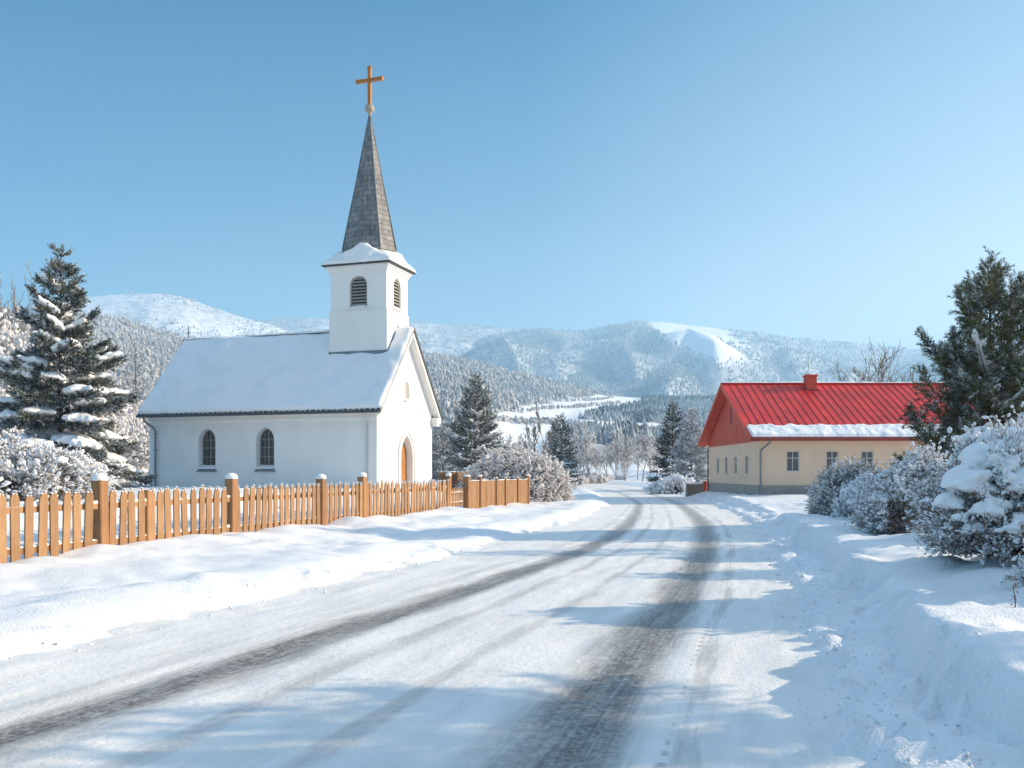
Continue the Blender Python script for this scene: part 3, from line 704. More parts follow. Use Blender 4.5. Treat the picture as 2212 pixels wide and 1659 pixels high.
def conifer(name, H, RAD, seed, label, cat='tree', group=None, loc=(0, 0, 0), rz=0, needle='needle', whorl=26, nb=6, up=(-.05, .75), droop=.35, tip=.25, spr=.42, dens=13.0, planar=.75, z0=.05, power=.8, pads=.35, frostf=.16, temps=SPR, irregular=.25, trunk_r=None, pad_thick=.11, qmin=.10, sides=None, remesh=0.035):
    rg = np.random.RandomState(seed); tr = trunk_r or H * .013
    t = Geo(); c = Geo(); s = Geo(); pad = Geo()
    n = 12; zz = np.linspace(-.3, H, n); wob = np.cumsum(rg.normal(0, .004 * H, (n, 2)), 0) * .5
    t.pipe([(wob[i, 0], wob[i, 1], zz[i]) for i in range(n)], [tr * (1 - .93 * max(0, zz[i]) / H) for i in range(n)], 9)
    axx = lambda z: np.array([np.interp(z, zz, wob[:, 0]), np.interp(z, zz, wob[:, 1]), z])
    P, Dv, S = [], [], []; FP, FDv, FS = [], [], []; b0, b1, br0, br1 = [], [], [], []
    padp, pads_, padd = [], [], []
    for w in range(whorl):
        k = w / (whorl - 1.0); zrel = z0 + (.97 - z0) * k ** .9
        nbk = max(3, int(round(nb * (1.15 - .45 * k)))); a0 = rg.rand() * 6.28
        for j in range(nbk):
            az = a0 + 6.283 * j / nbk + rg.normal(0, .25); L = RAD * (max(0.0, 1 - zrel) ** power) * rg.uniform(1 - irregular * 1.2, 1 + irregular * .7) + .09 * H / 8
            zb = zrel * H + rg.normal(0, .012 * H); d = np.array([math.cos(az), math.sin(az), 0]); side = np.array([-d[1], d[0], 0])
            el = up[0] + (up[1] - up[0]) * zrel + rg.normal(0, .10); dr = droop * (1 - zrel * .7)
            base = axx(zb)
            def pos(q):
                q = np.asarray(q)[:, None]
                zc = L * (el * q - dr * q ** 2 + tip * q ** 3.2)
                return base + d * L * q * (1 - .08 * q) + np.array([0, 0, 1]) * zc
            def tang(q):
                a = pos(np.asarray(q) + .02) - pos(np.asarray(q) - .02); return a / np.linalg.norm(a, axis=1, keepdims=True)
            qs = np.linspace(0, 1, 6); pp = pos(qs); rr = np.maximum(tr * .30 * (1 - zrel * .6) * (1 - .9 * qs), .006)
            b0 += list(pp[:-1]); b1 += list(pp[1:]); br0 += list(rr[:-1]); br1 += list(rr[1:])
            ns = int(L * dens * (1.0 + .4 * (zrel < .8))) + 4
            q = qmin + (1 - qmin) * rg.rand(ns) ** .8; q[-1] = .98; q[-2] = .92
            sg = np.where(rg.rand(ns) < .5, -1, 1.0); tl = np.minimum(.42 * L * (1.02 - q), .75 * RAD) * rg.rand(ns) ** .8
            p = pos(q); tg = tang(q)
            hang = rg.normal(0, .10, ns) * (1 - planar) * 2 - np.abs(rg.normal(0, .10, ns))
            p = p + side * (sg * tl)[:, None] + np.array([0, 0, 1]) * (hang * (.3 + tl))[:, None]
            below = .5 + .5 * (rg.rand(ns) < .5)
            dv = tg * rg.uniform(.5, 1.1, ns)[:, None] + side * (sg * rg.uniform(.15, .95, ns) * (1 - .7 * (q > .9)))[:, None] + rg.normal(0, .16 + .3 * (1 - planar), (ns, 3)) + np.array([0, 0, -.10])
            sz = spr * rg.uniform(.65, 1.25, ns) * (.65 + .35 * min(1, L / RAD * 1.6))
            P.append(p); Dv.append(dv); S.append(sz)
            fr = rg.rand(ns) < frostf * rg.uniform(.2, 2.0)
            if fr.any(): FP.append(p[fr] + [0, 0, .045]); FDv.append(dv[fr]); FS.append(sz[fr] * .85)
            if rg.rand() < pads * (1.1 - .9 * zrel) and L > .35 * RAD * .6:
                m_ = max(4, int(L * 5)); qq = np.linspace(rg.uniform(.15, .4), rg.uniform(.85, 1.02), m_); pq = pos(qq); tq = tang(qq)
                wd = np.sin(np.pi * (.15 + .8 * (qq - qq[0]) / max(1e-6, qq[-1] - qq[0])))
                for i in range(m_):
                    padp.append(pq[i] + np.array([rg.normal(0, .03), rg.normal(0, .03), pad_thick * .55 + .06 * spr / .46])); padd.append(tq[i])
                    pads_.append((L / m_ * rg.uniform(1.3, 1.8), (.8 * pad_thick + .17 * L) * wd[i] * rg.uniform(.8, 1.2), pad_thick * rg.uniform(.7, 1.25) * (.55 + .45 * wd[i])))
    # leader
    P.append(np.array([[*axx(H * f)[:2], H * f] for f in np.linspace(.9, 1.0, 8)])); Dv.append(np.tile([0, 0, 1.0], (8, 1)) + rg.normal(0, .15, (8, 3))); S.append(np.full(8, spr * .55))
    put(c, temps, np.concatenate(P), np.concatenate(Dv), np.concatenate(S), rg)
    tubes(t, b0, b1, br0, br1, 4)
    root = empty(name, loc, rz); tag(root, label, cat, group)
    t.build('trunk', M['bark'], root, smooth=True); c.build('crown', M[needle], root)
    if FP:
        put(s, temps, np.concatenate(FP), np.concatenate(FDv), np.concatenate(FS), rg); tag(s.build('frost', M['frost'], root), kind='stuff')
    if padp:
        lumps(pad, padp, pads_, rg, ICO2, padd); o = pad.build('snow_cover', M['snow_soft'], root, smooth=True); tag(o, kind='stuff')
        if remesh:
            md = o.modifiers.new('merge', 'REMESH'); md.mode = 'VOXEL'; md.voxel_size = remesh; md.use_smooth_shade = True
            sm = o.modifiers.new('soften', 'SMOOTH'); sm.factor = .5; sm.iterations = 3
    return root

def branching(H, seed, levels=5, spread=.55, kids=(3, 5), upt=.25, r0=None, rmin=.010, first=.25, shrink=.68, jitter=.12, maxn=6000, trunk=.42):
    rg = np.random.RandomState(seed); out = []; r0 = r0 or H * .013
    st = [(np.zeros(3) - [0, 0, .2], np.array([rg.normal(0, .04), rg.normal(0, .04), 1.0]), H * trunk, r0, 0)]
    while st and len(out) < maxn:
        p, d, L, r, lv = st.pop(0)
        ns = 5 if lv == 0 else (3 if lv < 3 else 2); d = d / np.linalg.norm(d); pts = [p]
        rr = [r]
        for i in range(ns):
            d = d + rg.normal(0, jitter * (.5 if lv == 0 else 1), 3) + np.array([0, 0, upt * .25]); d /= np.linalg.norm(d)
            pts.append(pts[-1] + d * L / ns); rr.append(max(rmin, r * (1 - .5 * (i + 1) / ns)))
        for i in range(ns): out.append((pts[i], pts[i + 1], rr[i], rr[i + 1], lv))
        if lv >= levels: continue
        nk = rg.randint(kids[0], kids[1] + 1) + (3 if lv == 0 else 0)
        for k in range(nk):
            f = rg.uniform(first if lv == 0 else .15, 1.0) if k else 1.0
            x = f * ns; i = min(int(x), ns - 1); q = pts[i] + (pts[i + 1] - pts[i]) * (x - i)
            a = rg.uniform(0, 6.283); s_ = spread * rg.uniform(.6, 1.35) * (.45 if k == 0 else 1)
            dd = d if lv else np.array([0, 0, 1.0])
            e1 = np.cross(dd, [0.31, .77, .2]); e1 /= np.linalg.norm(e1); e2 = np.cross(dd, e1)
            nd = dd + math.tan(min(1.3, s_)) * (math.cos(a) * e1 + math.sin(a) * e2) + np.array([0, 0, upt])
            st.append((q, nd, L * shrink * rg.uniform(.7, 1.15) * (1.15 - .35 * f if lv == 0 else 1), max(rmin, np.interp(x, range(ns + 1), rr) * .62), lv + 1))
    return out
def bare_tree(name, H, seed, label, cat='tree', group=None, loc=(0, 0, 0), rz=0, frost=0.0, tips=.03, mat_t='twig', **k):
    o = branching(H, seed, **k); rg = np.random.RandomState(seed + 5)
    lv = np.array([q[4] for q in o]); root = empty(name, loc, rz); tag(root, label, cat, group)
    def part(sel, nm, mt, sides):
        if not sel.any(): return
        g = Geo(); i = np.where(sel)[0]
        tubes(g, [o[q][0] for q in i], [o[q][1] for q in i], [o[q][2] for q in i], [o[q][3] for q in i], sides); g.build(nm, M[mt], root)
    part(lv <= 1, 'trunk', 'bark_pale', 6); part(lv > 1, 'crown', mat_t, 3)
    if frost > 0:
        i = [q for q in range(len(o)) if lv[q] >= 3 and rg.rand() < frost]
        P = np.array([o[q][1] for q in i]); g = Geo(); T, Fc = ICO1; n = len(P)
        sc = tips * rg.uniform(.5, 1.5, n); inst(g, T, Fc, np.eye(3)[None] * sc[:, None, None], P); tag(g.build('frost', M['frost_warm'], root), kind='stuff')
    return root

def bush(name, loc, rx, ry, h, seed, label, cat='bush', group=None, stems=260, twigs=7, clump=.03, clumps=2.0, white='frost', twigm='twig_brown', big=0, bigs=(.2, .4), rz=0, base_r=.22, leaf=0.0, lump=.16, low=-.12, rtwig=.006, spikes=0, up_bias=.35, patk=.75, covers=(), leafs=.03):
    rg = np.random.RandomState(seed); tw = Geo(); fr = Geo(); sn = Geo(); lf = Geo()
    p0, p1, a0, a1 = [], [], [], []; tips = []; tdir = []
    ph = rg.uniform(0, 30)
    for i in range(stems):
        az = rg.uniform(0, 6.283); zz = rg.uniform(low, 1.0) ; zz = math.copysign(abs(zz) ** .9, zz); rad = math.sqrt(max(0, 1 - max(0, zz) ** 2)) * (1 if zz > 0 else 1 + zz * .6)
        k = 1 + lump * float(fbm(math.cos(az) * 1.4 + ph, math.sin(az) * 1.4 + zz * 1.7, 3, 6)); k *= rg.uniform(.80, 1.03)
        e = np.array([rx * rad * math.cos(az) * k, ry * rad * math.sin(az) * k, max(.02, (zz * .86 + .14) * h * k)])
        b = np.array([e[0] * base_r * rg.rand(), e[1] * base_r * rg.rand(), -.05]); mid = b * .45 + e * .55 + np.array([0, 0, h * .12 * rg.rand()])
        q = [b + (mid - b) * .5, mid, mid * .5 + e * .5 + rg.normal(0, .03 * h, 3), e]; q = [b] + q
        for j in range(4):
            p0.append(q[j]); p1.append(q[j + 1]); a0.append(rtwig * (2.4 - .5 * j)); a1.append(rtwig * (1.9 - .5 * j))
        ax = (e - mid); ax /= np.linalg.norm(ax)
        tips.append(e); tdir.append(ax)
        for j in range(twigs):
            f = rg.uniform(.0, 1.0); s = mid + (e - mid) * f; dd = ax * .8 + rg.normal(0, .6, 3) + np.array([0, 0, up_bias * .5]); dd /= np.linalg.norm(dd)
            ln = h * rg.uniform(.07, .20); t_ = s + dd * ln; p0.append(s); p1.append(t_); a0.append(rtwig); a1.append(rtwig * .5); tips.append(t_); tdir.append(dd)
            if rg.rand() < .7:
                d2 = dd + rg.normal(0, .6, 3); d2 /= np.linalg.norm(d2); s2 = s + dd * ln * .6; t2 = s2 + d2 * ln * .6; p0.append(s2); p1.append(t2); a0.append(rtwig * .8); a1.append(rtwig * .4); tips.append(t2); tdir.append(d2)
    for i in range(spikes):
        az = rg.uniform(0, 6.283); rr = rg.uniform(0, .8); s = np.array([rx * rr * math.cos(az), ry * rr * math.sin(az), h * (.95 - .3 * rr)]); dd = np.array([rg.normal(0, .25), rg.normal(0, .25), 1.0]); ln = h * rg.uniform(.12, .34)
        for j in range(4):
            e = s + dd * ln / 4 + rg.normal(0, .012, 3); p0.append(s); p1.append(e); a0.append(rtwig * (1.3 - .2 * j)); a1.append(rtwig * (1.1 - .2 * j)); s = e; tips += [e] * 3; tdir += [dd] * 3
    tips = np.array(tips); tdir = np.array(tdir); tips[:, 2] = np.maximum(tips[:, 2], .02)
    root = empty(name, loc, rz); tag(root, label, cat, group)
    tubes(tw, p0, p1, a0, a1, 3); tw.build('twigs', M[twigm], root)
    n = int(len(tips) * clumps); ix = rg.randint(0, len(tips), n)
    pat = fbm(tips[ix, 0] * 3 / max(.5, h) + ph, tips[ix, 2] * 3 / max(.5, h) + tips[ix, 1] * 2.1, 3, 8)
    keep = (rg.rand(n) < .62 + patk * pat + .35 * (tips[ix, 2] / h - .5)); ix = ix[keep]; n = len(ix)
    P = tips[ix] - tdir[ix] * (rg.rand(n) ** 1.5 * h * .12)[:, None] + rg.normal(0, clump * .6, (n, 3)); T, Fc = ICO1
    sc = clump * np.exp(rg.normal(0, .4, n)); Mx = frames(tdir[ix] + rg.normal(0, .4, (n, 3))) * sc[:, None, None]
    Mx[:, :, 0] *= rg.uniform(1.0, 2.2, n)[:, None]; Mx[:, :, 2] *= rg.uniform(.5, .9, n)[:, None]
    inst(fr, T, Fc, Mx, P); tag(fr.build('frost', M[white], root), kind='stuff')
    if leaf:
        n = int(len(tips) * leaf); ix = rg.randint(0, len(tips), n); T = np.array([[0, 0, 0], [.5, .28, .05], [1, 0, 0], [.5, -.28, .05]]); Fc = np.array([[0, 1, 2, 3]])
        Mx = frames(rg.normal(0, 1, (n, 3)), rg.uniform(0, 6.28, n)) * (leafs * rg.uniform(.6, 1.4, n))[:, None, None]
        inst(lf, T, Fc, Mx, tips[ix] - tdir[ix] * (rg.rand(n) * h * .10)[:, None]); lf.build('leaves', M['leaf_dry'], root)
    if big or covers:
        pp, ss = [], []
        for i in range(big):
            az = rg.uniform(0, 6.283); zz = rg.uniform(.15, .98); rad = math.sqrt(1 - zz * zz)
            r_ = rg.uniform(*bigs)
            pp.append(np.array([rx * rad * math.cos(az) * .96, ry * rad * math.sin(az) * .96, (zz * .86 + .14) * h * 1.0])); ss.append((r_, r_ * rg.uniform(.6, .95), r_ * rg.uniform(.38, .62)))
            for j in range(3):
                r2 = r_ * rg.uniform(.4, .7); pp.append(pp[-1 - j] + np.array([rg.normal(0, r_ * .7), rg.normal(0, r_ * .7), -r_ * rg.uniform(.05, .4)])); ss.append((r2, r2 * .8, r2 * .55))
        for (cx, cy, cz, sx, sy, sz) in covers:
            pp.append(np.array([cx, cy, cz])); ss.append((sx, sy, sz))
        lumps(sn, pp, ss, rg, ICO3, rough=.42); o = sn.build('snow_cover', M['snow_soft'], root, smooth=True); tag(o, kind='stuff')
        md = o.modifiers.new('merge', 'REMESH'); md.mode = 'VOXEL'; md.voxel_size = max(.012, h * .011); md.use_smooth_shade = True
        sm = o.modifiers.new('soften', 'SMOOTH'); sm.factor = .5; sm.iterations = 5
    return root
# =================================================================== BUILDINGS
def uv_faces(o):
    me = o.data; uvl = me.uv_layers.new(name='UVMap')
    for p in me.polygons:
        n = p.normal; t = Vector((0, 0, 1)).cross(n)
        t = t.normalized() if t.length > 1e-4 else Vector((1, 0, 0)); s = n.cross(t)
        for li in p.loop_indices:
            co = me.vertices[me.loops[li].vertex_index].co; uvl.data[li].uv = (co.dot(t), co.dot(s))
def arch(cx, z0, w, zs, zt, n=10):
    """pointed-arch outline, counter-clockwise from the lower left corner"""
    h = w / 2; H = zt - zs; r = (H * H + h * h) / (2 * h); pts = [(cx - h, z0), (cx + h, z0)]
    a1 = math.asin(min(1, H / r)) if H <= r else math.pi / 2
    for i in range(n + 1):
        a = a1 * i / n; pts.append((cx + h - r + r * math.cos(a), zs + r * math.sin(a)))
    for i in range(n - 1, -1, -1):
        a = a1 * i / n; pts.append((cx - h + r - r * math.cos(a), zs + r * math.sin(a)))
    return pts
def rect(cx, w, z0, z1): return [(cx - w / 2, z0), (cx + w / 2, z0), (cx + w / 2, z1), (cx - w / 2, z1)]
def wall(g, O, U, V, Nin, outer, holes=(), depth=.3, m=0):
    O, U, V, Nin = Vector(O), Vector(U), Vector(V), Vector(Nin)
    loops = [outer] + list(holes); P = [O + U * a + V * b for lp in loops for a, b in lp]
    t = tessellate_polygon([[Vector((a, b, 0)) for a, b in lp] for lp in loops])
    g.add(P, np.array(t), m)
    for lp in holes:
        n = len(lp); a = [O + U * p + V * q for p, q in lp]; b = [p + Nin * depth for p in a]
        g.add(a + b, np.array([[i, (i + 1) % n, n + (i + 1) % n, n + i] for i in range(n)]), m)
def plate(g, O, U, V, Nin, loop, off, m=0):
    O, U, V, Nin = Vector(O), Vector(U), Vector(V), Vector(Nin); g.poly([O + U * a + V * b + Nin * off for a, b in loop], m)
def wbox(g, O, U, V, Nin, a0, a1, b0, b1, n0, n1, m=0):
    O, U, V, Nin = Vector(O), Vector(U), Vector(V), Vector(Nin)
    q = [O + U * a + V * b + Nin * n0 for a, b in ((a0, b0), (a1, b0), (a1, b1), (a0, b1))]; g.prism(q, Nin * (n1 - n0), m)
def ring(g, O, U, V, Nin, outer, inner, n0, n1, m=0):
    O, U, V, Nin = Vector(O), Vector(U), Vector(V), Vector(Nin); k = len(outer)
    f = lambda lp, n: [O + U * a + V * b + Nin * n for a, b in lp]
    A, B, C_, D_ = f(outer, n0), f(inner, n0), f(outer, n1), f(inner, n1)
    v = A + B + C_ + D_; q = []
    for i in range(k - 1 if False else k):
        j = (i + 1) % k
        q += [[i, j, k + j, k + i], [i, 2 * k + i, 2 * k + j, j], [k + i, k + j, 3 * k + j, 3 * k + i]]
    g.add(v, np.array(q), m)
def snow_sheet(g, fn, nu, nv, thick, seed, edge=.12, lift=.012, freq=1.5, nz=.35):
    """snow lying on a roof plane: fn(u, v) -> (point, normal); rounded edges, real thickness"""
    u = np.linspace(0, 1, nu); v = np.linspace(0, 1, nv); top = []; bot = []
    for a in v:
        for b in u:
            p, n, du, dv = fn(b, a)
            e = min(b * du, (1 - b) * du, a * dv, (1 - a) * dv) / edge
            k = math.sqrt(max(0, 1 - (1 - min(1, e)) ** 2)); f = float(fbm(b * du * freq, a * dv * freq, 3, seed))
            top.append(p + n * (lift + thick * k * (1 + nz * f))); bot.append(p + n * lift)
    i = (np.arange(nv - 1)[:, None] * nu + np.arange(nu - 1)[None]).ravel(); f = np.stack([i, i + 1, i + nu + 1, i + nu], 1)
    g.add(top, f); g.add(bot, f[:, ::-1])
    k = nu * nv; b = g.n - 2 * k
    bd = [(j, j + 1) for j in range(nu - 1)] + [(k - nu + j + 1, k - nu + j) for j in range(nu - 1)] + [(j * nu + nu, j * nu) for j in range(nv - 1)] + [(j * nu + nu - 1, j * nu + 2 * nu - 1) for j in range(nv - 1)]
    g.f[4].append(np.array([[x + b, y + b, y + k + b, x + k + b] for x, y in bd])); g.m[4].append(np.zeros(len(bd), int))

def build_church():
    root = empty('chapel', CH_P, CH_A); tag(root, 'small white chapel with snowy roof and shingled grey spire behind picket fence', 'chapel')
    W, L, HW = 6.08, 12.15, 3.78; EV = .40; M_ = 1.163; ZE = 3.4; XR = W / 2
    zr = lambda x: ZE + (min(x, W - x) + EV) * M_
    X, Y, Z = Vector((1, 0, 0)), Vector((0, 1, 0)), Vector((0, 0, 1))
    g = Geo(); win = [arch(5.70, .78, .95, 2.15, 2.73), arch(8.87, .78, .95, 2.15, 2.73)]
    wall(g, (0, 0, 0), Y, Z, X, [(0, -.9), (L, -.9), (L, HW), (0, HW)], win, .36)
    door = arch(3.05, -.3, 1.30, 1.35, 2.42, 14); slit = arch(3.05, 4.15, .42, 4.72, 4.95)
    gab = [(0, -.9), (W, -.9), (W, HW), (XR, zr(XR) - .08), (0, HW)]
    wall(g, (0, 0, 0), X, Z, Y, gab, [door], .34)
    g2 = Geo()
    wall(g, (0, L, 0), X, Z, -Y, gab); wall(g, (W, 0, 0), Y, Z, -X, [(0, -.9), (L, -.9), (L, HW), (0, HW)])
    g.box(-.035, 0, 0, .44, -.9, 3.3)                                  # corner strip
    g.box(-.03, 0, .44, L, -.9, .10)
    g.build('wall', M['plaster'], root)
    # trim under the eaves, verge soffits
    t = Geo(); t.box(-.11, -.001, .0, L, 3.10, 3.42); t.box(-.20, -.111, .0, L, 3.28, 3.42); t.box(W + .001, W + .12, .0, L, 3.1, 3.42)
    t.box(W - .10, W + .36, -.34, -.002, 3.12, 3.40); t.box(W - .05, W + .26, -.30, -.002, 2.98, 3.12); t.box(-.36, .10, -.34, -.002, 3.22, 3.40)
    for s in (0, 1):
        xs = (-EV, XR) if s == 0 else (W + EV, XR)
        q = [(xs[0], -.36, ZE - .10), (xs[1], -.36, zr(XR) - .10), (xs[1], -.36, zr(XR) - .30), (xs[0] + (.16 if s == 0 else -.16), -.36, ZE - .10)]
        t.prism(q, (0, .358, 0))
    t.build('cornice', M['trim'], root)
    # roof
    r = Geo(); y0, y1 = -.40, L + .32
    for s in (0, 1):
        xe = -EV - .05 if s == 0 else W + EV + .05
        q = [(xe, y0, ZE - .10 - .0), (XR, y0, zr(XR) - .06), (XR, y0, zr(XR) + .06), (xe, y0, ZE + .02)]
        r.prism(q, (0, y1 - y0, 0))
    rgt = np.random.RandomState(4)
    for i in range(48):                                             # tile ends showing at the eaves
        y = y0 + .1 + i * (y1 - y0 - .2) / 47
        r.box(-EV - .10, -EV + .02, y - .085, y + .085, ZE - .045, ZE + .035 + rgt.uniform(0, .035))
    ro = r.build('roof', M['slate_dark'], root); uv_faces(ro)
    rd = Geo(); rgd = np.random.RandomState(9)
    for i in range(27):
        y = 3.5 + i * .335; rd.lathe([(.085, 0), (.10, .32)], 8, (0, 0, 0)); rd.v[-1] = np.array([(XR + a, y + c, zr(XR) + .02 + b) for a, b, c in rd.v[-1]])
    ro2 = rd.build('ridge_tile', M['slate_dark'], ro)
    sn = Geo(); nl = Vector((-M_, 0, 1)).normalized(); nr = Vector((M_, 0, 1)).normalized(); sl = math.hypot(XR + EV, (XR + EV) * M_)
    def fl(u, v): x = -EV - .06 + v * (XR + EV + .06); return Vector((x, y0 - .03 + u * (y1 - y0 + .06), zr(x) + .07 - (.05 if v > .99 else 0))), nl, y1 - y0, sl
    def fr_(u, v): x = W + EV + .06 - v * (XR + EV + .06); return Vector((x, y0 - .03 + u * (y1 - y0 + .06), zr(x) + .07)), nr, y1 - y0, sl
    snow_sheet(sn, fl, 150, 60, .14, 3, .20, .0, .7, .6); snow_sheet(sn, fr_, 60, 24, .085, 4, .16)
    sn.build('roof_snow', M['snow_soft'], ro, smooth=True)
    rs = Geo(); 
    def frd(u, v): a = (v - .5) * .34; return Vector((XR + a, 3.45 + u * (y1 - 3.45), zr(XR) + .12 - abs(a) * .35)), Z, y1 - 3.4, .34
    snow_sheet(rs, frd, 90, 7, .06, 8, .15, 0, 2.5, .8); rs.build('ridge_snow', M['snow_soft'], ro, smooth=True)
    # gutter and downpipes
    gt = Geo(); gt.pipe([(-EV - .14, y0 + .05, ZE - .085), (-EV - .14, y1 - .02, ZE - .085)], .048, 10); gt.build('gutter', M['gutter'], root)
    d1 = Geo(); yl = L - .35; d1.pipe([(-EV - .14, yl + .25, ZE - .1), (-EV - .13, yl + .22, ZE - .28), (-.16, yl - .05, ZE - .62), (-.10, yl - .08, ZE - .78), (-.10, yl - .08, .9), (-.10, yl - .08, -.3)], .050, 8)
    for z in (.5, 1.7, 2.5): d1.box(-.16, 0, yl - .14, yl - .02, z, z + .05)
    d1.build('downpipe', M['zinc'], root, smooth=True)
    d2 = Geo(); d2.pipe([(-EV - .12, .55, ZE - .1), (-EV - .10, .55, ZE - .25), (-.18, .50, ZE - .52), (-.11, .50, ZE - .66), (-.11, .50, .9), (-.11, .50, -.3)], .045, 8)
    o = d2.build('downpipe', M['zinc_pale'], root, smooth=True); o['label'] = 'pale painted downpipe near the gable corner'
    # nave windows
    for cy in (5.70, 8.87):
        f = Geo(); A = ((0, 0, 0), Y, Z, X); lp = arch(cy, .98, .95, 2.15, 2.73); lpi = arch(cy, 1.03, .87, 2.15, 2.68)
        ring(f, *A, lp, lpi, .30, .355)
        wbox(f, *A, cy - .022, cy + .022, 1.02, 2.69, .30, .335)
        for z in (1.40, 1.82, 2.20): wbox(f, *A, cy - .46, cy + .46, z - .014, z + .014, .305, .33)
        for dx in (-.24, .24): wbox(f, *A, cy + dx - .007, cy + dx + .007, 1.02, 2.5, .315, .33)
        for k in range(11): z = 1.1 + k * .13; wbox(f, *A, cy - .44, cy + .44, z - .004, z + .004, .32, .333)
        fo = f.build('window', M['lead'], root)
        p = Geo(); plate(p, *A, arch(cy, .80, .95, 2.15, 2.73), .345); p.build('pane', M['glass'], fo)
        s = Geo(); s.prism([(.34, cy - .47, .98), (-.07, cy - .47, .80), (-.07, cy - .47, .74), (.34, cy - .47, .74)], (0, .94, 0))
        s.box(-.075, -.002, cy - .55, cy + .55, .70, .755); so = s.build('sill', M['zinc'], fo)
        k = Geo()
        def fs(u, v, cy=cy): return Vector((.30 - v * .38, cy - .47 + u * .94, .985 - v * .17)), Vector((-.4, 0, .9)), .94, .38
        snow_sheet(k, fs, 24, 10, .05, int(cy), .10); k.build('sill_snow', M['snow_soft'], fo, smooth=True)
    # doorway
    A = ((0, 0, 0), X, Z, Y); sr = Geo()
    ring(sr, *A, arch(3.05, -.3, 1.92, 1.35, 2.78, 14), arch(3.05, -.3, 1.62, 1.35, 2.60, 14), -.075, .0); ring(sr, *A, arch(3.05, -.3, 1.62, 1.35, 2.60, 14), arch(3.05, -.3, 1.30, 1.35, 2.42, 14), -.03, .0)
    do = Geo(); plate(do, *A, door, .325)
    for k in range(7): x = 3.05 - .65 + (k + .5) * 1.3 / 7; zt = 2.42 - abs(x - 3.05) ** 1.3 * 1.55 - .05; wbox(do, *A, x - .088, x + .088, -.3, zt, .295, .32)
    for z in (.45, 1.15, 1.78): wbox(do, *A, 2.42, 3.68, z - .06, z + .06, .275, .296)
    dd = do.build('door', M['door'], root); sr.build('door_surround', M['trim'], dd)
    hd = Geo(); hd.pipe([(2.95, .27, .85), (2.95, .22, .85), (2.95, .22, .98), (2.95, .27, .98)], .014, 6); hd.build('handle', M['iron'], dd)
    sp = Geo(); ring(sp, *A, arch(3.05, 4.08, .54, 4.72, 5.02), arch(3.05, 4.15, .42, 4.72, 4.95), -.03, 0); so = sp.build('gable_niche', M['trim'], root)
    q = Geo(); plate(q, *A, slit, -.004); q.build('niche_panel', M['louvre'], so); q = Geo(); wbox(q, *A, 2.76, 3.34, 4.02, 4.08, -.10, -.002); q.build('sill', M['trim'], so)
    # tower
    x0, x1, ya, yb = 1.89, 4.19, .474, 3.374; zt = 10.32; tw = Geo()
    lv1 = arch((ya + yb) / 2, 8.40, .90, 9.42, 9.84); lv2 = arch(3.04, 8.40, .78, 9.42, 9.84)
    wall(tw, (x0, 0, 0), Y, Z, X, [(ya, 8.2), (yb, 8.2), (yb, zt), (ya, zt)], [lv1], .16)
    wall(tw, (0, ya, 0), X, Z, Y, [(x0, 8.2), (x1, 8.2), (x1, zt), (x0, zt)], [lv2], .16)
    wall(tw, (x1, 0, 0), Y, Z, -X, [(ya, 8.2), (yb, 8.2), (yb, zt), (ya, zt)]); wall(tw, (0, yb, 0), X, Z, -Y, [(x0, 8.2), (x1, 8.2), (x1, zt), (x0, zt)])
    e = .045; tw.box(x0 - e, x1 + e, ya - e, yb + e, 5.0, 8.17); tw.box(x0 - e - .02, x1 + e + .02, ya - e - .02, yb + e + .02, 8.17, 8.21)
    for k, (w, z0, z1) in enumerate(((.05, 10.02, 10.14), (.11, 10.14, 10.24), (.18, 10.24, 10.325))): tw.box(x0 - w, x1 + w, ya - w, yb + w, z0, z1)
    to = tw.build('tower', M['plaster'], root)
    for face in (0, 1):
        A = ((x0, 0, 0), Y, Z, X) if face == 0 else ((0, ya, 0), X, Z, Y); c = (ya + yb) / 2 if face == 0 else 3.04; w = .90 if face == 0 else .78
        g_ = Geo(); lp = arch(c, 8.40, w - .004, 9.42, 9.838)
        ring(g_, *A, lp, arch(c, 8.46, w - .12, 9.40, 9.77), .07, .13)
        for i in range(9):
            z = 8.48 + i * .15; hw = w / 2 - .05 if z < 9.35 else max(.08, (w / 2 - .05) * math.sqrt(max(.02, 1 - ((z - 9.35) / .5) ** 2)))
            O, U, V, Nn = [Vector(q) for q in A]
            pr = [O + U * (c - hw) + V * (z + .085) + Nn * .14, O + U * (c - hw) + V * z + Nn * .06, O + U * (c - hw) + V * (z + .022) + Nn * .06, O + U * (c - hw) + V * (z + .105) + Nn * .14]
            g_.prism(pr, U * (2 * hw))
        lo = g_.build('louvre_window', M['louvre'], to)
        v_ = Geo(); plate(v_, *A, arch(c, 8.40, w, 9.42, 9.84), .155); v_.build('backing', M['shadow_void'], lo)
        s_ = Geo(); wbox(s_, *A, c - w / 2 - .10, c + w / 2 + .10, 8.32, 8.385, -.09, -.0); s_.build('sill', M['trim'], lo)
        k = Geo(); O, U, V, Nn = [Vector(q) for q in A]
        def fs(u, v): return O + U * (c - w / 2 + u * w) + V * 8.387 + Nn * (-.085 + v * .16), Vector((0, 0, 1)), w, .17
        snow_sheet(k, fs, 16, 6, .05, 2, .06); k.build('sill_snow', M['snow_soft'], lo, smooth=True)
    fl_ = Geo(); zb = zr(x0); fl_.box(x0 - .075, x0 - .05, ya - .07, yb + .07, zb - .1, zb + .26)
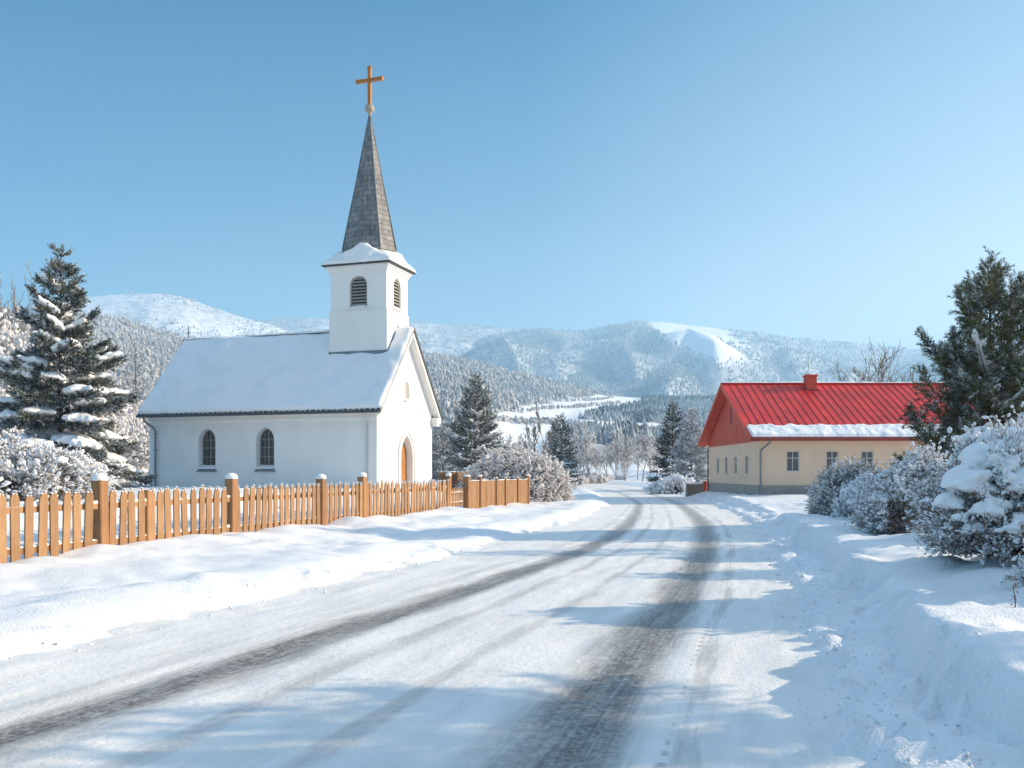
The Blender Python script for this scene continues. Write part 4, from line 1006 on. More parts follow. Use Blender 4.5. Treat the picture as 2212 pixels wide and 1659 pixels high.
    for (yy, d) in ((ya - .075, .024), (yb + .052, .024)):
        fl_.prism([(x0 - .07, yy, zb - .1), (XR, yy, zr(XR) - .1), (XR, yy, zr(XR) + .24), (x0 - .07, yy, zb + .26)], (0, d, 0)); fl_.prism([(x1 + .07, yy, zb - .1), (XR, yy, zr(XR) - .1), (XR, yy, zr(XR) + .24), (x1 + .07, yy, zb + .26)], (0, d, 0))
    fl_.build('flashing', M['zinc'], to)
    # spire
    cx, cy = (x0 + x1) / 2, (ya + yb) / 2; rx, ry = 1.24, 1.42; zs0, zs1 = 11.02, 17.75
    so = Geo(); ang = [math.pi / 4 * k for k in range(8)]; tiers = [(1.0, zs0), (.985, zs0 + .16), (.5, (zs0 + zs1) / 2 + .08), (.035, zs1)]
    v = [(cx + rx * s_ * math.cos(a), cy + ry * s_ * math.sin(a), z) for s_, z in tiers for a in ang]; f = [[i * 8 + k, i * 8 + (k + 1) % 8, i * 8 + 8 + (k + 1) % 8, i * 8 + 8 + k] for i in range(3) for k in range(8)]
    so.add(v, np.array(f)); so.add([v[24 + k] for k in range(8)] + [(cx, cy, zs1 + .1)], np.array([[k, (k + 1) % 8, 8] for k in range(8)]))
    spo = so.build('spire', M['slate'], to); uv_faces(spo)
    hp = Geo()
    for a in ang: hp.pipe([(cx + rx * 1.0 * math.cos(a), cy + ry * 1.0 * math.sin(a), zs0 + .16), (cx + rx * .5 * math.cos(a), cy + ry * .5 * math.sin(a), (zs0 + zs1) / 2 + .08), (cx + rx * .03 * math.cos(a), cy + ry * .03 * math.sin(a), zs1)], .024, 5)
    hp.build('hip_ridge', M['zinc'], spo)
    ea = Geo(); ov = .31
    def sq(a, hx, hy): c, s = math.cos(a), math.sin(a); k = min(hx / max(1e-6, abs(c)), hy / max(1e-6, abs(s))); return k * c, k * s
    hx, hy = (x1 - x0) / 2 + ov, (yb - ya) / 2 + ov
    ea.box(cx - hx, cx + hx, cy - hy, cy + hy, 10.33, 10.385)
    ea.build('spire_eave', M['slate_dark'], spo)
    sk = Geo(); NA, NS = 128, 22; top = []; rgk = 11
    for j in range(NS):
        s_ = j / (NS - 1)
        for k in range(NA):
            a = 2 * math.pi * k / NA; bx, by = sq(a, hx + .03, hy + .03); up = 1.0 + .35 * float(vnoise(math.cos(a) * 2.2 + 3, math.sin(a) * 2.2 + 5, 3)) + (.22 * math.exp(-((a - math.radians(205)) / .30) ** 2))
            tx, ty = rx * .97 * math.cos(a), ry * .97 * math.sin(a); w_ = s_ ** .80
            z = 10.385 + (.74 * up) * (s_ ** 1.35) ; kk = 1 - .13 * max(0, (z - 11.0)) ; x = bx * (1 - w_) + tx * kk * w_; y = by * (1 - w_) + ty * kk * w_
            th = .15 * math.sqrt(max(0, 1 - (1 - min(1, s_ / .16)) ** 2)) * (1 if s_ < .8 else max(0, (1 - s_) / .2)); nn = float(fbm(a * 3.2, s_ * 3, 3, 4)) * .05
            ln = math.hypot(bx, by); top.append((cx + x + bx / ln * (th + nn) * .5, cy + y + by / ln * (th + nn) * .5, z + th + nn * (s_ > .05)))
    f = [[j * NA + k, j * NA + (k + 1) % NA, (j + 1) * NA + (k + 1) % NA, (j + 1) * NA + k] for j in range(NS - 1) for k in range(NA)]
    sk.add(top, np.array(f)); sk.build('spire_snow', M['snow_soft'], spo, smooth=True)
    ba = Geo(); ba.lathe([(.045, 17.55), (.075, 17.8), (.09, 17.88), (.20, 17.94), (.235, 18.07), (.20, 18.2), (.09, 18.27), (.05, 18.32)], 18, (cx, cy, 0)); ba.build('finial_ball', M['stone_ball'], spo, smooth=True)
    cr = Geo(); h = .075; cr.box(cx - h, cx + h, cy - h, cy + h, 18.28, 20.02); cr.box(cx - h + .006, cx + h - .006, cy - .66, cy - h - .001, 19.36, 19.51); cr.box(cx - h + .006, cx + h - .006, cy + h + .001, cy + .66, 19.36, 19.51)
    for yy in (-.66, .66): cr.box(cx - .088, cx + .088, cy + yy - .04, cy + yy + .04, 19.34, 19.53)
    cr.box(cx - .088, cx + .088, cy - .088, cy + .088, 20.0, 20.07); cr.lathe([(.07, 20.07), (.06, 20.12), (0.0, 20.15)], 10, (cx, cy, 0))
    cr.build('cross', M['cross'], spo)
    rc = Geo(); yy = L + .12; zc = zr(XR) + .05; rc.pipe([(XR, yy, zc), (XR, yy, zc + .62)], .018, 6); rc.pipe([(XR, yy - .14, zc + .38), (XR, yy + .14, zc + .38)], .016, 6); rc.lathe([(.02, .12), (.05, .16), (.02, .2)], 8, (XR, yy, zc)); rc.build('ridge_cross', M['iron'], ro)

def build_house():
    O = Vector((13.33, 49.0, .55)); root = empty('red_roof_house', O, 0); tag(root, 'long cream house with bright red metal roof and a snow strip along its eaves', 'house')
    Lx, Wy, HW, slope = 12.7, 12.4, 2.93, .511; RY = Wy / 2; EV = .55; zr = lambda y: 2.98 + (min(y, Wy - y) + EV) * slope
    X, Y, Z = Vector((1, 0, 0)), Vector((0, 1, 0)), Vector((0, 0, 1))
    g = Geo(); fw = [(1.82, .68), (3.95, .66), (5.83, .66), (8.3, .68), (10.8, .68)]; gw = [(2.65, .62), (5.2, .62), (7.55, .62), (9.85, .62)]
    hf = [rect(x, w, 1.17, 2.27) for x, w in fw]; hg = [rect(y, w, 1.05, 2.05) for y, w in gw]
    wall(g, (0, 0, 0), X, Z, Y, [(0, .41), (Lx, .41), (Lx, 3.2), (0, 3.2)], hf, .13); wall(g, (0, 0, 0), Y, Z, X, [(0, .41), (Wy, .41), (Wy, HW), (0, HW)], hg, .13)
    wall(g, (0, Wy, 0), X, Z, -Y, [(0, .41), (Lx, .41), (Lx, 3.2), (0, 3.2)]); wall(g, (Lx, 0, 0), Y, Z, -X, [(0, .41), (Wy, .41), (Wy, HW), (RY, zr(RY) - .1), (0, HW)])
    g.build('wall', M['cream'], root)
    p = Geo(); p.box(-.05, Lx + .05, -.05, Wy + .05, -.8, .41); p.build('plinth', M['plinth'], root)
    gb = Geo(); n = 44
    for i in range(n):
        a, b = Wy * i / n + .004, Wy * (i + 1) / n - .004; c = (a + b) / 2; dx = .03 + (i % 2) * .012
        gb.prism([(-dx, a, 2.86), (-dx, b, 2.86), (-dx, b, zr(b) - .12), (-dx, a, zr(a) - .12)], (dx - .001, 0, 0))
    gb.box(-.06, -.0005, -.0, Wy, 2.80, 2.86)
    go = gb.build('gable_boards', M['red_board'], root)
    v = Geo(); v.box(-.075, -.044, RY - .09, RY + .09, 4.0, 5.1); v.build('vent', M['red_dark'], go)
    r = Geo(); x0, x1 = -.62, Lx + .5
    for s in (0, 1):
        ye = -EV - .05 if s == 0 else Wy + EV + .05; ze = zr(-EV - .05)
        r.prism([(x0, ye, ze - .03), (x0, RY, zr(RY) - .03), (x0, RY, zr(RY) + .05), (x0, ye, ze + .05)], (x1 - x0, 0, 0))
    k = 0; xx = x0 + .04
    while xx < x1:
        for s in (0, 1):
            ye = -EV - .05 if s == 0 else Wy + EV + .05; ze = zr(-EV - .05)
            r.prism([(xx - .013, ye, ze + .05), (xx - .013, RY, zr(RY) + .05), (xx - .013, RY, zr(RY) + .086), (xx - .013, ye, ze + .086)], (.026, 0, 0))
        xx += .43
    r.pipe([(x0 - .02, RY, zr(RY) + .06), (x1 + .02, RY, zr(RY) + .06)], .085, 8)
    ro = r.build('roof', M['red_paint'], root)
    f = Geo(); ze = zr(-EV - .05)
    f.box(x0, x1, -EV - .09, -EV - .055, ze - .16, ze + .06); f.box(x0, x1, -EV - .05, -.002, ze - .12, ze - .08)
    f.build('fascia', M['red_dark'], ro)
    bb = Geo()
    for s in (0, 1):
        ye = -EV - .06 if s == 0 else Wy + EV + .06
        bb.prism([(x0 - .045, ye, ze - .17), (x0 - .045, RY, zr(RY) - .20), (x0 - .045, RY, zr(RY) + .09), (x0 - .045, ye, ze + .10)], (.043, 0, 0))
        bb.prism([(x0, ye + (.1 if s == 0 else -.1), ze - .10), (x0, RY, zr(RY) - .17), (x0, RY, zr(RY) - .13), (x0, ye + (.1 if s == 0 else -.1), ze - .06)], (-x0 - .08, 0, 0))
    bb.build('barge_board', M['red_board'], ro)
    sn = Geo(); nn = Vector((0, -slope, 1)).normalized()
    def fs(u, v):
        x = x0 + .05 + u * (x1 - x0 - .1); top = 1.28 + .10 * float(fbm(x * 1.6, 0, 4, 3)) + .02 * math.sin(x / .56 * 6.283); y = -EV - .07 + v * top; return Vector((x, y, zr(y) + .055)), nn, x1 - x0, 1.3
    snow_sheet(sn, fs, 300, 20, .13, 6, .11, 0, 2.2, .30); sn.build('roof_snow', M['snow_soft'], ro, smooth=True)
    rs = Geo()
    def fr_(u, v): a = (v - .5) * .22; return Vector((x0 + u * (x1 - x0), RY + a, zr(RY) + .15 - abs(a) * .3)), Z, x1 - x0, .22
    snow_sheet(rs, fr_, 160, 6, .045, 9, .08, 0, 3, .9); rs.build('ridge_snow', M['snow_soft'], ro, smooth=True)
    cx, cy = 4.6, RY - .55; ch = Geo(); ch.box(cx - .29, cx + .29, cy - .34, cy + .34, 5.6, 6.98); ch.box(cx - .35, cx + .35, cy - .40, cy + .40, 6.86, 6.95); co = ch.build('chimney', M['red_board'], ro)
    cs = Geo(); lumps(cs, [np.array([cx, cy, 6.98])], [(.37, .42, .10)], np.random.RandomState(3), ICO2); cs.build('chimney_snow', M['snow_soft'], co, smooth=True)
    fl = Geo(); fl.box(cx - .40, cx + .40, cy - .42, cy - .341, 5.72, 6.06); fl.build('flashing', M['red_dark'], co)
    an = Geo(); an.pipe([(cx - .1, cy, 6.9), (cx - .1, cy, 8.0)], .012, 5); an.build('lightning_rod', M['iron'], co)
    # windows
    def window(A, c, w, z0, z1, small):
        f = Geo(); lp = rect(c, w, z0, z1); d = .05
        ring(f, *A, lp, rect(c, w - 2 * d, z0 + d, z1 - d), .06, .12); wbox(f, *A, c - .022, c + .022, z0 + d, z1 - d, .065, .115)
        wbox(f, *A, c - w / 2 + d, c + w / 2 - d, z0 + (z1 - z0) * .63, z0 + (z1 - z0) * .63 + .045, .066, .114)
        fo = f.build('window', M['frame_white'], root); p = Geo(); plate(p, *A, lp, .10); p.build('pane', M['pane'], fo)
        if not small:
            q = Geo(); wbox(q, *A, c - w / 2 + .05, c - w / 2 + .17, z0 + .06, z1 - .06, .117, .125); wbox(q, *A, c + w / 2 - .17, c + w / 2 - .05, z0 + .06, z1 - .06, .117, .125)
        s = Geo(); wbox(s, *A, c - w / 2 - .07, c + w / 2 + .07, z0 - .06, z0 - .002, -.08, -.002); s.build('sill', M['trim'], fo)
    for (x, w) in fw: window(((0, 0, 0), X, Z, Y), x, w, 1.17, 2.27, False)
    for (y, w) in gw: window(((0, 0, 0), Y, Z, X), y, w, 1.05, 2.05, True)
    gt = Geo(); gt.pipe([(x0 + .1, -EV - .15, ze - .04), (x1, -EV - .15, ze - .04)], .055, 8); gt.build('gutter', M['red_dark'], root)
    d1 = Geo(); d1.pipe([(.42, -EV - .15, ze - .05), (.42, -EV - .13, ze - .22), (.08, -.14, ze - .62), (.05, -.10, ze - .78), (.05, -.10, .2), (.05, -.10, -.3)], .05, 8); d1.build('downpipe', M['zinc'], root, smooth=True)
    d2 = Geo(); d2.pipe([(-.10, Wy - .05, 2.8), (-.10, Wy - .05, -.3)], .05, 8); o = d2.build('downpipe', M['fence_old'], root); o['label'] = 'brown downpipe at the far gable corner'

# =================================================================== FENCES
def picket_geo(w=.178, h=1.10, th=.028, b=-.22):
    g = Geo(); pts = [(-w / 2, b), (w / 2, b), (w / 2, h - .13), (w * .40, h - .075), (w * .22, h - .025), (0, h), (-w * .22, h - .025), (-w * .40, h - .075), (-w / 2, h - .13)]
    g.prism([(x, 0, z) for x, z in pts], (0, -th, 0)); return g
def cap_geo(w, h, th, seed):
    g = Geo(); rg = np.random.RandomState(seed)
    lumps(g, [np.array([0, -th / 2, h + .004]), np.array([-w * .18, -th / 2, h - .035]), np.array([w * .2, -th / 2, h - .04])], [(w * .30, th * .75, .028), (w * .24, th * .7, .024), (w * .22, th * .7, .022)], rg, ICO1); return g
def post_geo(s=.22, h=1.26, b=-.4):
    g = Geo(); a = s / 2; c = .018
    lp = [(-a + c, -a), (a - c, -a), (a, -a + c), (a, a - c), (a - c, a), (-a + c, a), (-a, a - c), (-a, -a + c)]
    g.prism([(x, y, b) for x, y in lp], (0, 0, h - b)); return g
def rail_snow(g, x0, x1, step, y, z, rg, r=.034):
    """one continuous uneven ridge of snow lying along a rail"""
    n = max(12, int((x1 - x0) / step * 5)); ph = rg.uniform(0, 50)
    def f(u, v):
        x = x0 + u * (x1 - x0); return Vector((x, y + (v - .5) * 2.1 * r, z - r * .55)), Vector((0, 0, 1)), x1 - x0, 2.1 * r
    snow_sheet(g, f, n, 6, r * 1.15, int(ph), r * .9, 0, 1 / step * .45, .75)

def build_fences():
    rg = np.random.RandomState(5); ang = math.atan2(FD[1], FD[0]); step = .268; z0 = .28
    root = empty('picket_fence', (FP0[0], FP0[1], z0), ang); tag(root, 'long wooden picket fence with snow-capped posts running along the verge', 'fence')
    k = FD[1]; posts = [2.18 / k, 6.15 / k, 10.2 / k, 12.65 / k, 19.75 / k]
    s0, s1 = -3.0, posts[-1]
    pm = picket_geo().build('picket', M['fence'], root, smooth=False); cms = [cap_geo(.19, 1.10, .028, q).build('snow_cap', M['snow_soft'], pm, smooth=True) for q in range(1)]
    first = True; s = s0 + .05
    while s < s1 - .1:
        if min(abs(s - p) for p in posts) > .17:
            if first: p = pm; first = False; cap = cms[0]
            else:
                p = pm.copy(); COL.objects.link(p); p.parent = root; cap = cms[0].copy(); COL.objects.link(cap); cap.parent = p
            p.location = (s, rg.normal(0, .004), rg.normal(-.005, .018)); p.rotation_euler = (rg.normal(0, .015), rg.normal(0, .016), rg.normal(0, .04)); sc = rg.uniform(.94, 1.04); p.scale = (sc, 1, 1)
            cap.scale = (rg.uniform(.8, 1.1), rg.uniform(.9, 1.4), 1); cap.location.z = rg.uniform(-.012, .004)
            s += step * rg.uniform(.94, 1.06)
        else: s += .06
    pg = post_geo().build('post', M['fence_dark'], root)
    def cap(r, h, n):
        g = Geo(); g.lathe([(r * .96, -.008), (r * 1.06, .02), (r * 1.03, .055), (r * .85, .095), (r * .5, .122), (0.001, .13)], 18, (0, 0, h)); return g
    cg = cap(.135, 1.26, 0).build('snow_cap', M['snow_soft'], pg, smooth=True)
    for i, x in enumerate(posts):
        p = pg if i == 0 else pg.copy(); c = cg if i == 0 else cg.copy()
        if i: COL.objects.link(p); COL.objects.link(c); p.parent = root; c.parent = p
        p.location = (x, .05, rg.normal(0, .015)); p.rotation_euler = (rg.normal(0, .008), rg.normal(0, .01), rg.normal(0, .03))
        if i == 4: p.scale = (.8, .8, 1.0)
    low = post_geo(.16, 1.06); lo = low.build('post', M['fence_dark'], root); lo.location = (3.41 / k, .06, 0); lo['label'] = 'plain low post without a snow cap'
    for z in (.745, .075):
        g = Geo(); g.box(s0 - .1, s1, .002, .048, z, z + .115); ro = g.build('rail', M['fence'], root)
        q = Geo(); rail_snow(q, s0, s1, step * .5, .03, z + .12, rg); q.build('rail_snow', M['snow_soft'], ro, smooth=True)
    # boarded run to the right of the gate
    a = Vector((-1.80, 36.06, 0)); b = Vector((.76, 44.0, 0)); d = b - a; Ln = d.length; an = math.atan2(d.y, d.x)
    r2 = empty('boarded_fence', (a.x, a.y, .26), an); tag(r2, 'short close-boarded fence of upright wooden boards beside the round frosted bush', 'fence')
    sc = Ln / 7.94; n = 62
    g = Geo(); rg2 = np.random.RandomState(3)
    for i in range(n):
        x = .1 + (Ln - .15) * (i + .5) / n; w = (Ln - .15) / n - .012; h = 1.08 + rg2.normal(0, .008); y = rg2.normal(0, .004)
        g.prism([(x - w / 2, y, -.25), (x + w / 2, y, -.25), (x + w / 2, y, h - .03), (x, y, h), (x - w / 2, y, h - .03)], (0, -.024, 0))
    g.build('board_panel', M['fence'], r2)
    for z in (.85, .2):
        q = Geo(); q.box(0, Ln, .006, .05, z, z + .1); q.build('rail', M['fence'], r2)
    for j, (kx, s_, h) in enumerate(((0, .24, 1.25), (1.43, .18, 1.24), (3.35, .10, 1.16), (4.56, .10, 1.16), (6.3, .10, 1.16), (7.94, .17, 1.25))):
        p = post_geo(s_, h).build('post', M['fence_dark'], r2); p.location = (kx * sc, -.04 if s_ < .15 else .0, 0)
        q = Geo(); lumps(q, [np.array([0, 0, h + .01])], [(s_ * .62, s_ * .62, .07 if s_ > .15 else .05)], rg2, ICO2, rough=.08); q.build('snow_cap', M['snow_soft'], p, smooth=True)
    q = Geo(); rail_snow(q, .3, Ln, .28, -.01, 1.085, rg2, .024); q.build('snow_cover', M['snow_soft'], r2, smooth=True)
    # gate
    ga = Vector((FP0[0] + FD[0] * posts[-1], FP0[1] + FD[1] * posts[-1], 0)); dv = a - ga; gl = dv.length
    r3 = empty('picket_gate', (ga.x, ga.y, .29), math.atan2(dv.y, dv.x)); tag(r3, 'wooden picket gate closing the gap between fence and boarded fence', 'gate')
    for i in range(9):
        x = .2 + (gl - .42) * i / 8; p = picket_geo(.11, .80, .024, .06).build('picket', M['fence'], r3); p.location = (x, .10, 0)
    for z in (.52, .14):
        q = Geo(); q.box(.14, gl - .14, .102, .145, z, z + .11); ro = q.build('rail', M['fence'], r3); q = Geo(); rail_snow(q, .2, gl - .2, .17, .12, z + .115, rg2, .045); q.build('rail_snow', M['snow_soft'], ro, smooth=True)
    # fence behind the chapel
    a = Vector((-3.75, 46.6, 0)); b = Vector((-.9, 52.6, 0)); d = b - a; Ln = d.length
    r4 = empty('garden_fence', (a.x, a.y, .72), math.atan2(d.y, d.x)); tag(r4, 'wooden fence starting at the chapel wall, seen behind the gate', 'fence')
    g = Geo(); n = 40
    for i in range(n):
        x = (Ln) * (i + .5) / n; h = .98 + rg2.normal(0, .012); g.prism([(x - .062, 0, -.2), (x + .062, 0, -.2), (x + .062, 0, h - .04), (x, 0, h), (x - .062, 0, h - .04)], (0, -.024, 0))
    g.build('picket_panel', M['fence_dark'], r4); q = Geo(); q.box(0, Ln, .004, .05, .7, .8); q.build('rail', M['fence_dark'], r4)
    q = Geo(); rail_snow(q, .1, Ln, .15, -.01, .98, rg2, .02); q.build('snow_cover', M['snow_soft'], r4, smooth=True)
    # boards beside the red-roofed house
    a = at(1482, 1047, 62); b = Vector((13.2, 61.6, 0)); d = Vector((b.x - a.x, b.y - a.y, 0)); Ln = d.length
    zb = gz(a.x, a.y) - .05; r5 = empty('board_gate', (a.x, a.y, zb), math.atan2(d.y, d.x)); tag(r5, 'low brown board gate with snowy top beside the red-roofed house', 'gate')
    g = Geo()
    for i in range(16): x = Ln * (i + .5) / 16; g.box(x - Ln / 34, x + Ln / 34, -.02, .0, .05, .92)
    g.build('board_panel', M['fence_old'], r5)
    q = Geo(); q.box(0, Ln, -.03, .05, .925, .985); q.build('rail', M['frame_white'], r5)
    q = Geo(); rail_snow(q, .05, Ln, .12, .0, 1.0, rg2, .05); q.build('snow_cover', M['snow_soft'], r5, smooth=True)
    p = post_geo(.09, 1.05).build('post', M['frame_white'], r5); p = post_geo(.26, 1.15).build('post', M['red_board'], r5); p.location = (Ln - .1, 0, 0); p['label'] = 'red-brown gate post'
# =================================================================== THE PLANTING
def place_plants():
    # big spruce beside the chapel, left
    p = at(130, 0, 37.5); conifer('spruce_tree', 9.9, 3.75, 3, 'big snow-laden spruce with drooping boughs left of the chapel', 'spruce', loc=(p.x, 37.5, gz(p.x, 37.5) - .1), rz=.4,
        whorl=19, nb=5, up=(-.20, .95), droop=.34, tip=.14, spr=.52, dens=34, planar=.55, z0=.04, power=.98, pads=1.1, frostf=.13, irregular=.24, pad_thick=.25)
    # pine, right
    p = at(2134, 0, 25); conifer('pine_tree', 6.75, 2.35, 11, 'bushy pine with upswept branches and little snow beside the red-roofed house', 'pine', loc=(p.x, 25, gz(p.x, 25) - .1), rz=1.0,
        needle='pine', whorl=15, nb=5, up=(.08, 1.25), droop=.16, tip=.40, spr=.42, dens=40, planar=.25, qmin=.2, z0=.08, power=.66, pads=.14, frostf=.10, temps=SPR_PINE, irregular=.34, trunk_r=.115, pad_thick=.08)
    conifer('pine_tree', 6.2, 2.5, 12, 'olive pine at the edge of the picture behind the bushy pine', 'pine', loc=(17.4, 27, .5), needle='pine', whorl=15, nb=6, up=(.10, 1.1), droop=.12, tip=.3, spr=.42, dens=28, planar=.1, z0=.08, power=.8, pads=.1, frostf=.06, temps=SPR_PINE, irregular=.3, trunk_r=.11)
    # middle distance spruces
    def C(x, top, D, rad, seed, label, **k):
        p = at(x, top, D); z = gz(p.x, D) - .15
        return conifer('spruce_tree', p.z - z, rad, seed, label, 'spruce', loc=(p.x, D, z), rz=seed, **k)
    C(1026, 812, 64, 2.55, 21, 'dark full spruce dusted with snow right of the chapel gable', whorl=26, nb=7, dens=12, spr=.55, pads=.30, frostf=.2, irregular=.22, remesh=.06, temps=SPR_LITE, z0=.03, power=.85)
    C(1213, 898, 112, 2.6, 22, 'small dark spruce standing free beyond the round frosted bush', needle='needle_dark', whorl=20, nb=6, dens=8, spr=.75, pads=.12, frostf=.25, remesh=.1, temps=SPR_LITE, z0=.03)
    C(1453, 870, 84, 2.0, 23, 'slim dark blue spruce left of the red-roofed house', needle='needle_dark', whorl=24, nb=6, dens=10, spr=.6, pads=.05, frostf=.14, remesh=.08, temps=SPR_LITE, z0=.02, power=.8)
    C(1494, 886, 78, 2.2, 24, 'pale frosted spruce between the dark spruce and the red-roofed house', needle='needle_frost', whorl=22, nb=6, dens=10, spr=.6, pads=.2, frostf=.5, remesh=.08, temps=SPR_LITE, z0=.02)
    C(958, 915, 72, 2.2, 25, 'frost-covered spruce half hidden behind the chapel gable', needle='needle_frost', whorl=20, nb=6, dens=10, spr=.6, pads=.2, frostf=.5, remesh=.08, temps=SPR_LITE, z0=.02)
    C(292, 742, 86, 1.9, 26, 'thin sparse frosted larch between the big spruce and the chapel roof', needle='needle_frost', whorl=24, nb=4, dens=4.5, spr=.55, pads=0, frostf=.35, temps=SPR_LITE, z0=.30, power=.6, irregular=.4)
    # bare trees
    def B(x, top, D, seed, label, group=None, **k):
        p = at(x, top, D); z = gz(p.x, D) - .1
        return bare_tree('bare_tree', p.z - z, seed, label, 'tree', group, loc=(p.x, D, z), rz=seed, **k)
    B(1167, 875, 96, 41, 'tall frosted birch with fine upright twigs behind the round bush', levels=5, spread=.42, upt=.30, mat_t='twig_bare', rmin=.020, maxn=6500, trunk=.55, shrink=.56, kids=(3, 4))
    B(1388, 905, 118, 42, 'wide bare tree with spreading frosted crown beyond the road bend', levels=5, spread=.52, upt=.20, rmin=.024, maxn=6500, kids=(3, 4))
    B(1350, 935, 124, 43, 'smaller bare tree just left of the wide bare tree', levels=5, spread=.5, upt=.2, rmin=.024, maxn=5000, kids=(3, 4))
    B(1906, 738, 82, 44, 'large bare tree rising behind the red roof', levels=5, spread=.52, upt=.16, rmin=.022, maxn=3200, mat_t='twig_bare', kids=(3, 3), trunk=.45)
    B(1985, 775, 90, 45, 'bare tree behind the red roof partly hidden by the pine', levels=5, spread=.5, upt=.15, rmin=.022, maxn=2600, kids=(3, 3), mat_t='twig_bare')
    B(36, 600, 74, 46, 'lofty bare tree with thin crown above the thicket at the left edge', levels=5, spread=.42, upt=.25, rmin=.018, maxn=4200, trunk=.5, kids=(3, 4), mat_t='twig_bare')
    # thicket left of the chapel: one set of trees, repeated
    gname = 'frosted thicket trees behind the big spruce'; glab = 'frosted bare tree in the thicket behind the big spruce'
    pr = bare_tree('thicket_tree', 9.0, 51, glab, 'tree', gname, loc=(-34, 66, .9), frost=.5, tips=.11, levels=5, spread=.6, upt=.15, rmin=.022, maxn=7000, kids=(3, 5), first=.12)
    pr2 = bare_tree('thicket_tree', 8.0, 52, glab, 'tree', gname, loc=(-30.5, 70, .9), frost=.6, tips=.12, levels=5, spread=.66, upt=.12, rmin=.022, maxn=7000, kids=(3, 5), first=.08)
    for i, (x, D, s) in enumerate(((10, 62, 1.30), (70, 72, 1.35), (150, 78, 1.1), (215, 70, .85), (262, 78, .85), (330, 76, .78), (375, 82, .72), (-60, 66, 1.5), (-150, 72, 1.5), (30, 54, .85), (290, 66, .66), (240, 60, .62), (345, 66, .58), (180, 64, .8), (405, 88, .62), (-90, 52, 1.0))):
        p = at(x, 0, D); dup(pr if i % 2 else pr2, (p.x, D, gz(p.x, D) - .1), i * 1.7, (s, s, s * (1 + .08 * math.sin(i * 2.1))))
    p = at(-20, 0, 58); pr.location = (p.x, 58, .9); pr.scale = (1.15,) * 3; p = at(110, 0, 60); pr2.location = (p.x, 60, .9)
    # tree line beyond the meadow
    gname = 'bare trees along the far side of the meadow'; glab = 'brownish frosted bare tree in the row across the meadow'
    pr = bare_tree('meadow_tree', 8.0, 61, glab, 'tree', gname, loc=at(1100, 1040, 135), frost=.14, tips=.08, levels=5, spread=.5, upt=.22, rmin=.026, maxn=5000, kids=(3, 4), first=.15)
    pr2 = bare_tree('meadow_tree', 7.0, 62, glab, 'tree', gname, loc=at(1260, 1040, 140), frost=.14, tips=.08, levels=5, spread=.56, upt=.2, rmin=.026, maxn=5000, kids=(3, 4), first=.12)
    rg = np.random.RandomState(3)
    for i, x in enumerate((930, 990, 1060, 1120, 1145, 1185, 1240, 1262, 1290, 1310, 1330, 1372, 1405, 1425, 1440, 1475, 1520, 1560, 880, 1275, 1350, 1090)):
        D = rg.uniform(122, 168); p = at(x + rg.uniform(-8, 8), 0, D); s = rg.uniform(.8, 1.25)
        dup(pr if i % 2 else pr2, (p.x, D, float(np.maximum(gz(p.x, D), 0)) - .15), i * 2.3, (s, s, s * rg.uniform(.9, 1.15)))
    # shrubs
    bush('frosted_bush', (.20, 47.0, gz(.2, 47) - .1), 2.95, 2.4, 2.6, 71, 'big round frosted bush behind the boarded fence', stems=900, twigs=13, clump=.036, clumps=2.9, white='frost_warm', rtwig=.008, lump=.07, leaf=.12, leafs=.05, patk=.3, spikes=0)
    p = at(60, 0, 23.5); bush('frosted_bush', (p.x, 23.5, gz(p.x, 23.5) - .1), 2.15, 1.6, 1.55, 72, 'spreading snow-covered bush behind the fence at the left edge', stems=520, twigs=12, clump=.024, clumps=2.0, rtwig=.006, lump=.2, big=10, bigs=(.10, .20), leaf=.12, leafs=.05, up_bias=.6)
    p = at(-160, 0, 22); bush('frosted_bush', (p.x, 22, gz(p.x, 22) - .1), 2.0, 1.6, 1.9, 73, 'snow-covered bush just outside the left edge of the fence garden', stems=260, twigs=8, clump=.04, clumps=1.4, big=10, bigs=(.18, .3))
    p = at(1455, 0, 70); bush('frosted_bush', (p.x, 70, gz(p.x, 70) - .1), 1.95, 1.5, 1.55, 74, 'blue-shaded snowy bush beside the low brown gate', stems=320, twigs=8, clump=.06, clumps=1.6, rtwig=.012, lump=.12)
    pr = bush('hedge_bush', (at(1255, 0, 128).x, 128, -.15), 2.3, 1.4, 1.7, 75, 'low frosted hedge bush beside the far road bend', group='hedge bushes at the far road bend', stems=200, twigs=7, clump=.10, clumps=1.4, rtwig=.02, white='frost_warm')
    for i, (x, D, s) in enumerate(((1285, 130, .9), (1310, 133, .8), (1332, 138, .7), (1238, 124, 1.0), (1222, 122, .9))): dup(pr, (at(x, 0, D).x, D, -.15), i * 1.3, s)
    # right-hand row
    bush('snowy_bush', (10.45, 28.3, gz(10, 28.3) - .1), 1.2, 1.2, 1.66, 81, 'twiggy brown and white bush farthest along the right verge', stems=640, twigs=12, clump=.021, clumps=2.5, rtwig=.006, white='frost_warm', leaf=.5, leafs=.05, lump=.12, spikes=12)
    bush('snowy_bush', (10.0, 25.8, gz(9.6, 25.6) - .08), .75, .75, 1.15, 82, 'small low snowy bush in front of the twiggy brown and white bush', stems=380, twigs=11, clump=.022, clumps=2.5, rtwig=.006, leaf=.3, lump=.2, big=6, bigs=(.1, .18))
    bush('snowy_bush', (8.25, 18.6, gz(7.8, 18.4) - .1), 1.0, 1.25, 1.62, 83, 'middle snowy bush of the right verge with dark twigs at its foot', stems=760, twigs=13, clump=.0175, clumps=2.9, rtwig=.005, leaf=.4, leafs=.04, lump=.2, big=14, bigs=(.10, .20), low=-.05)
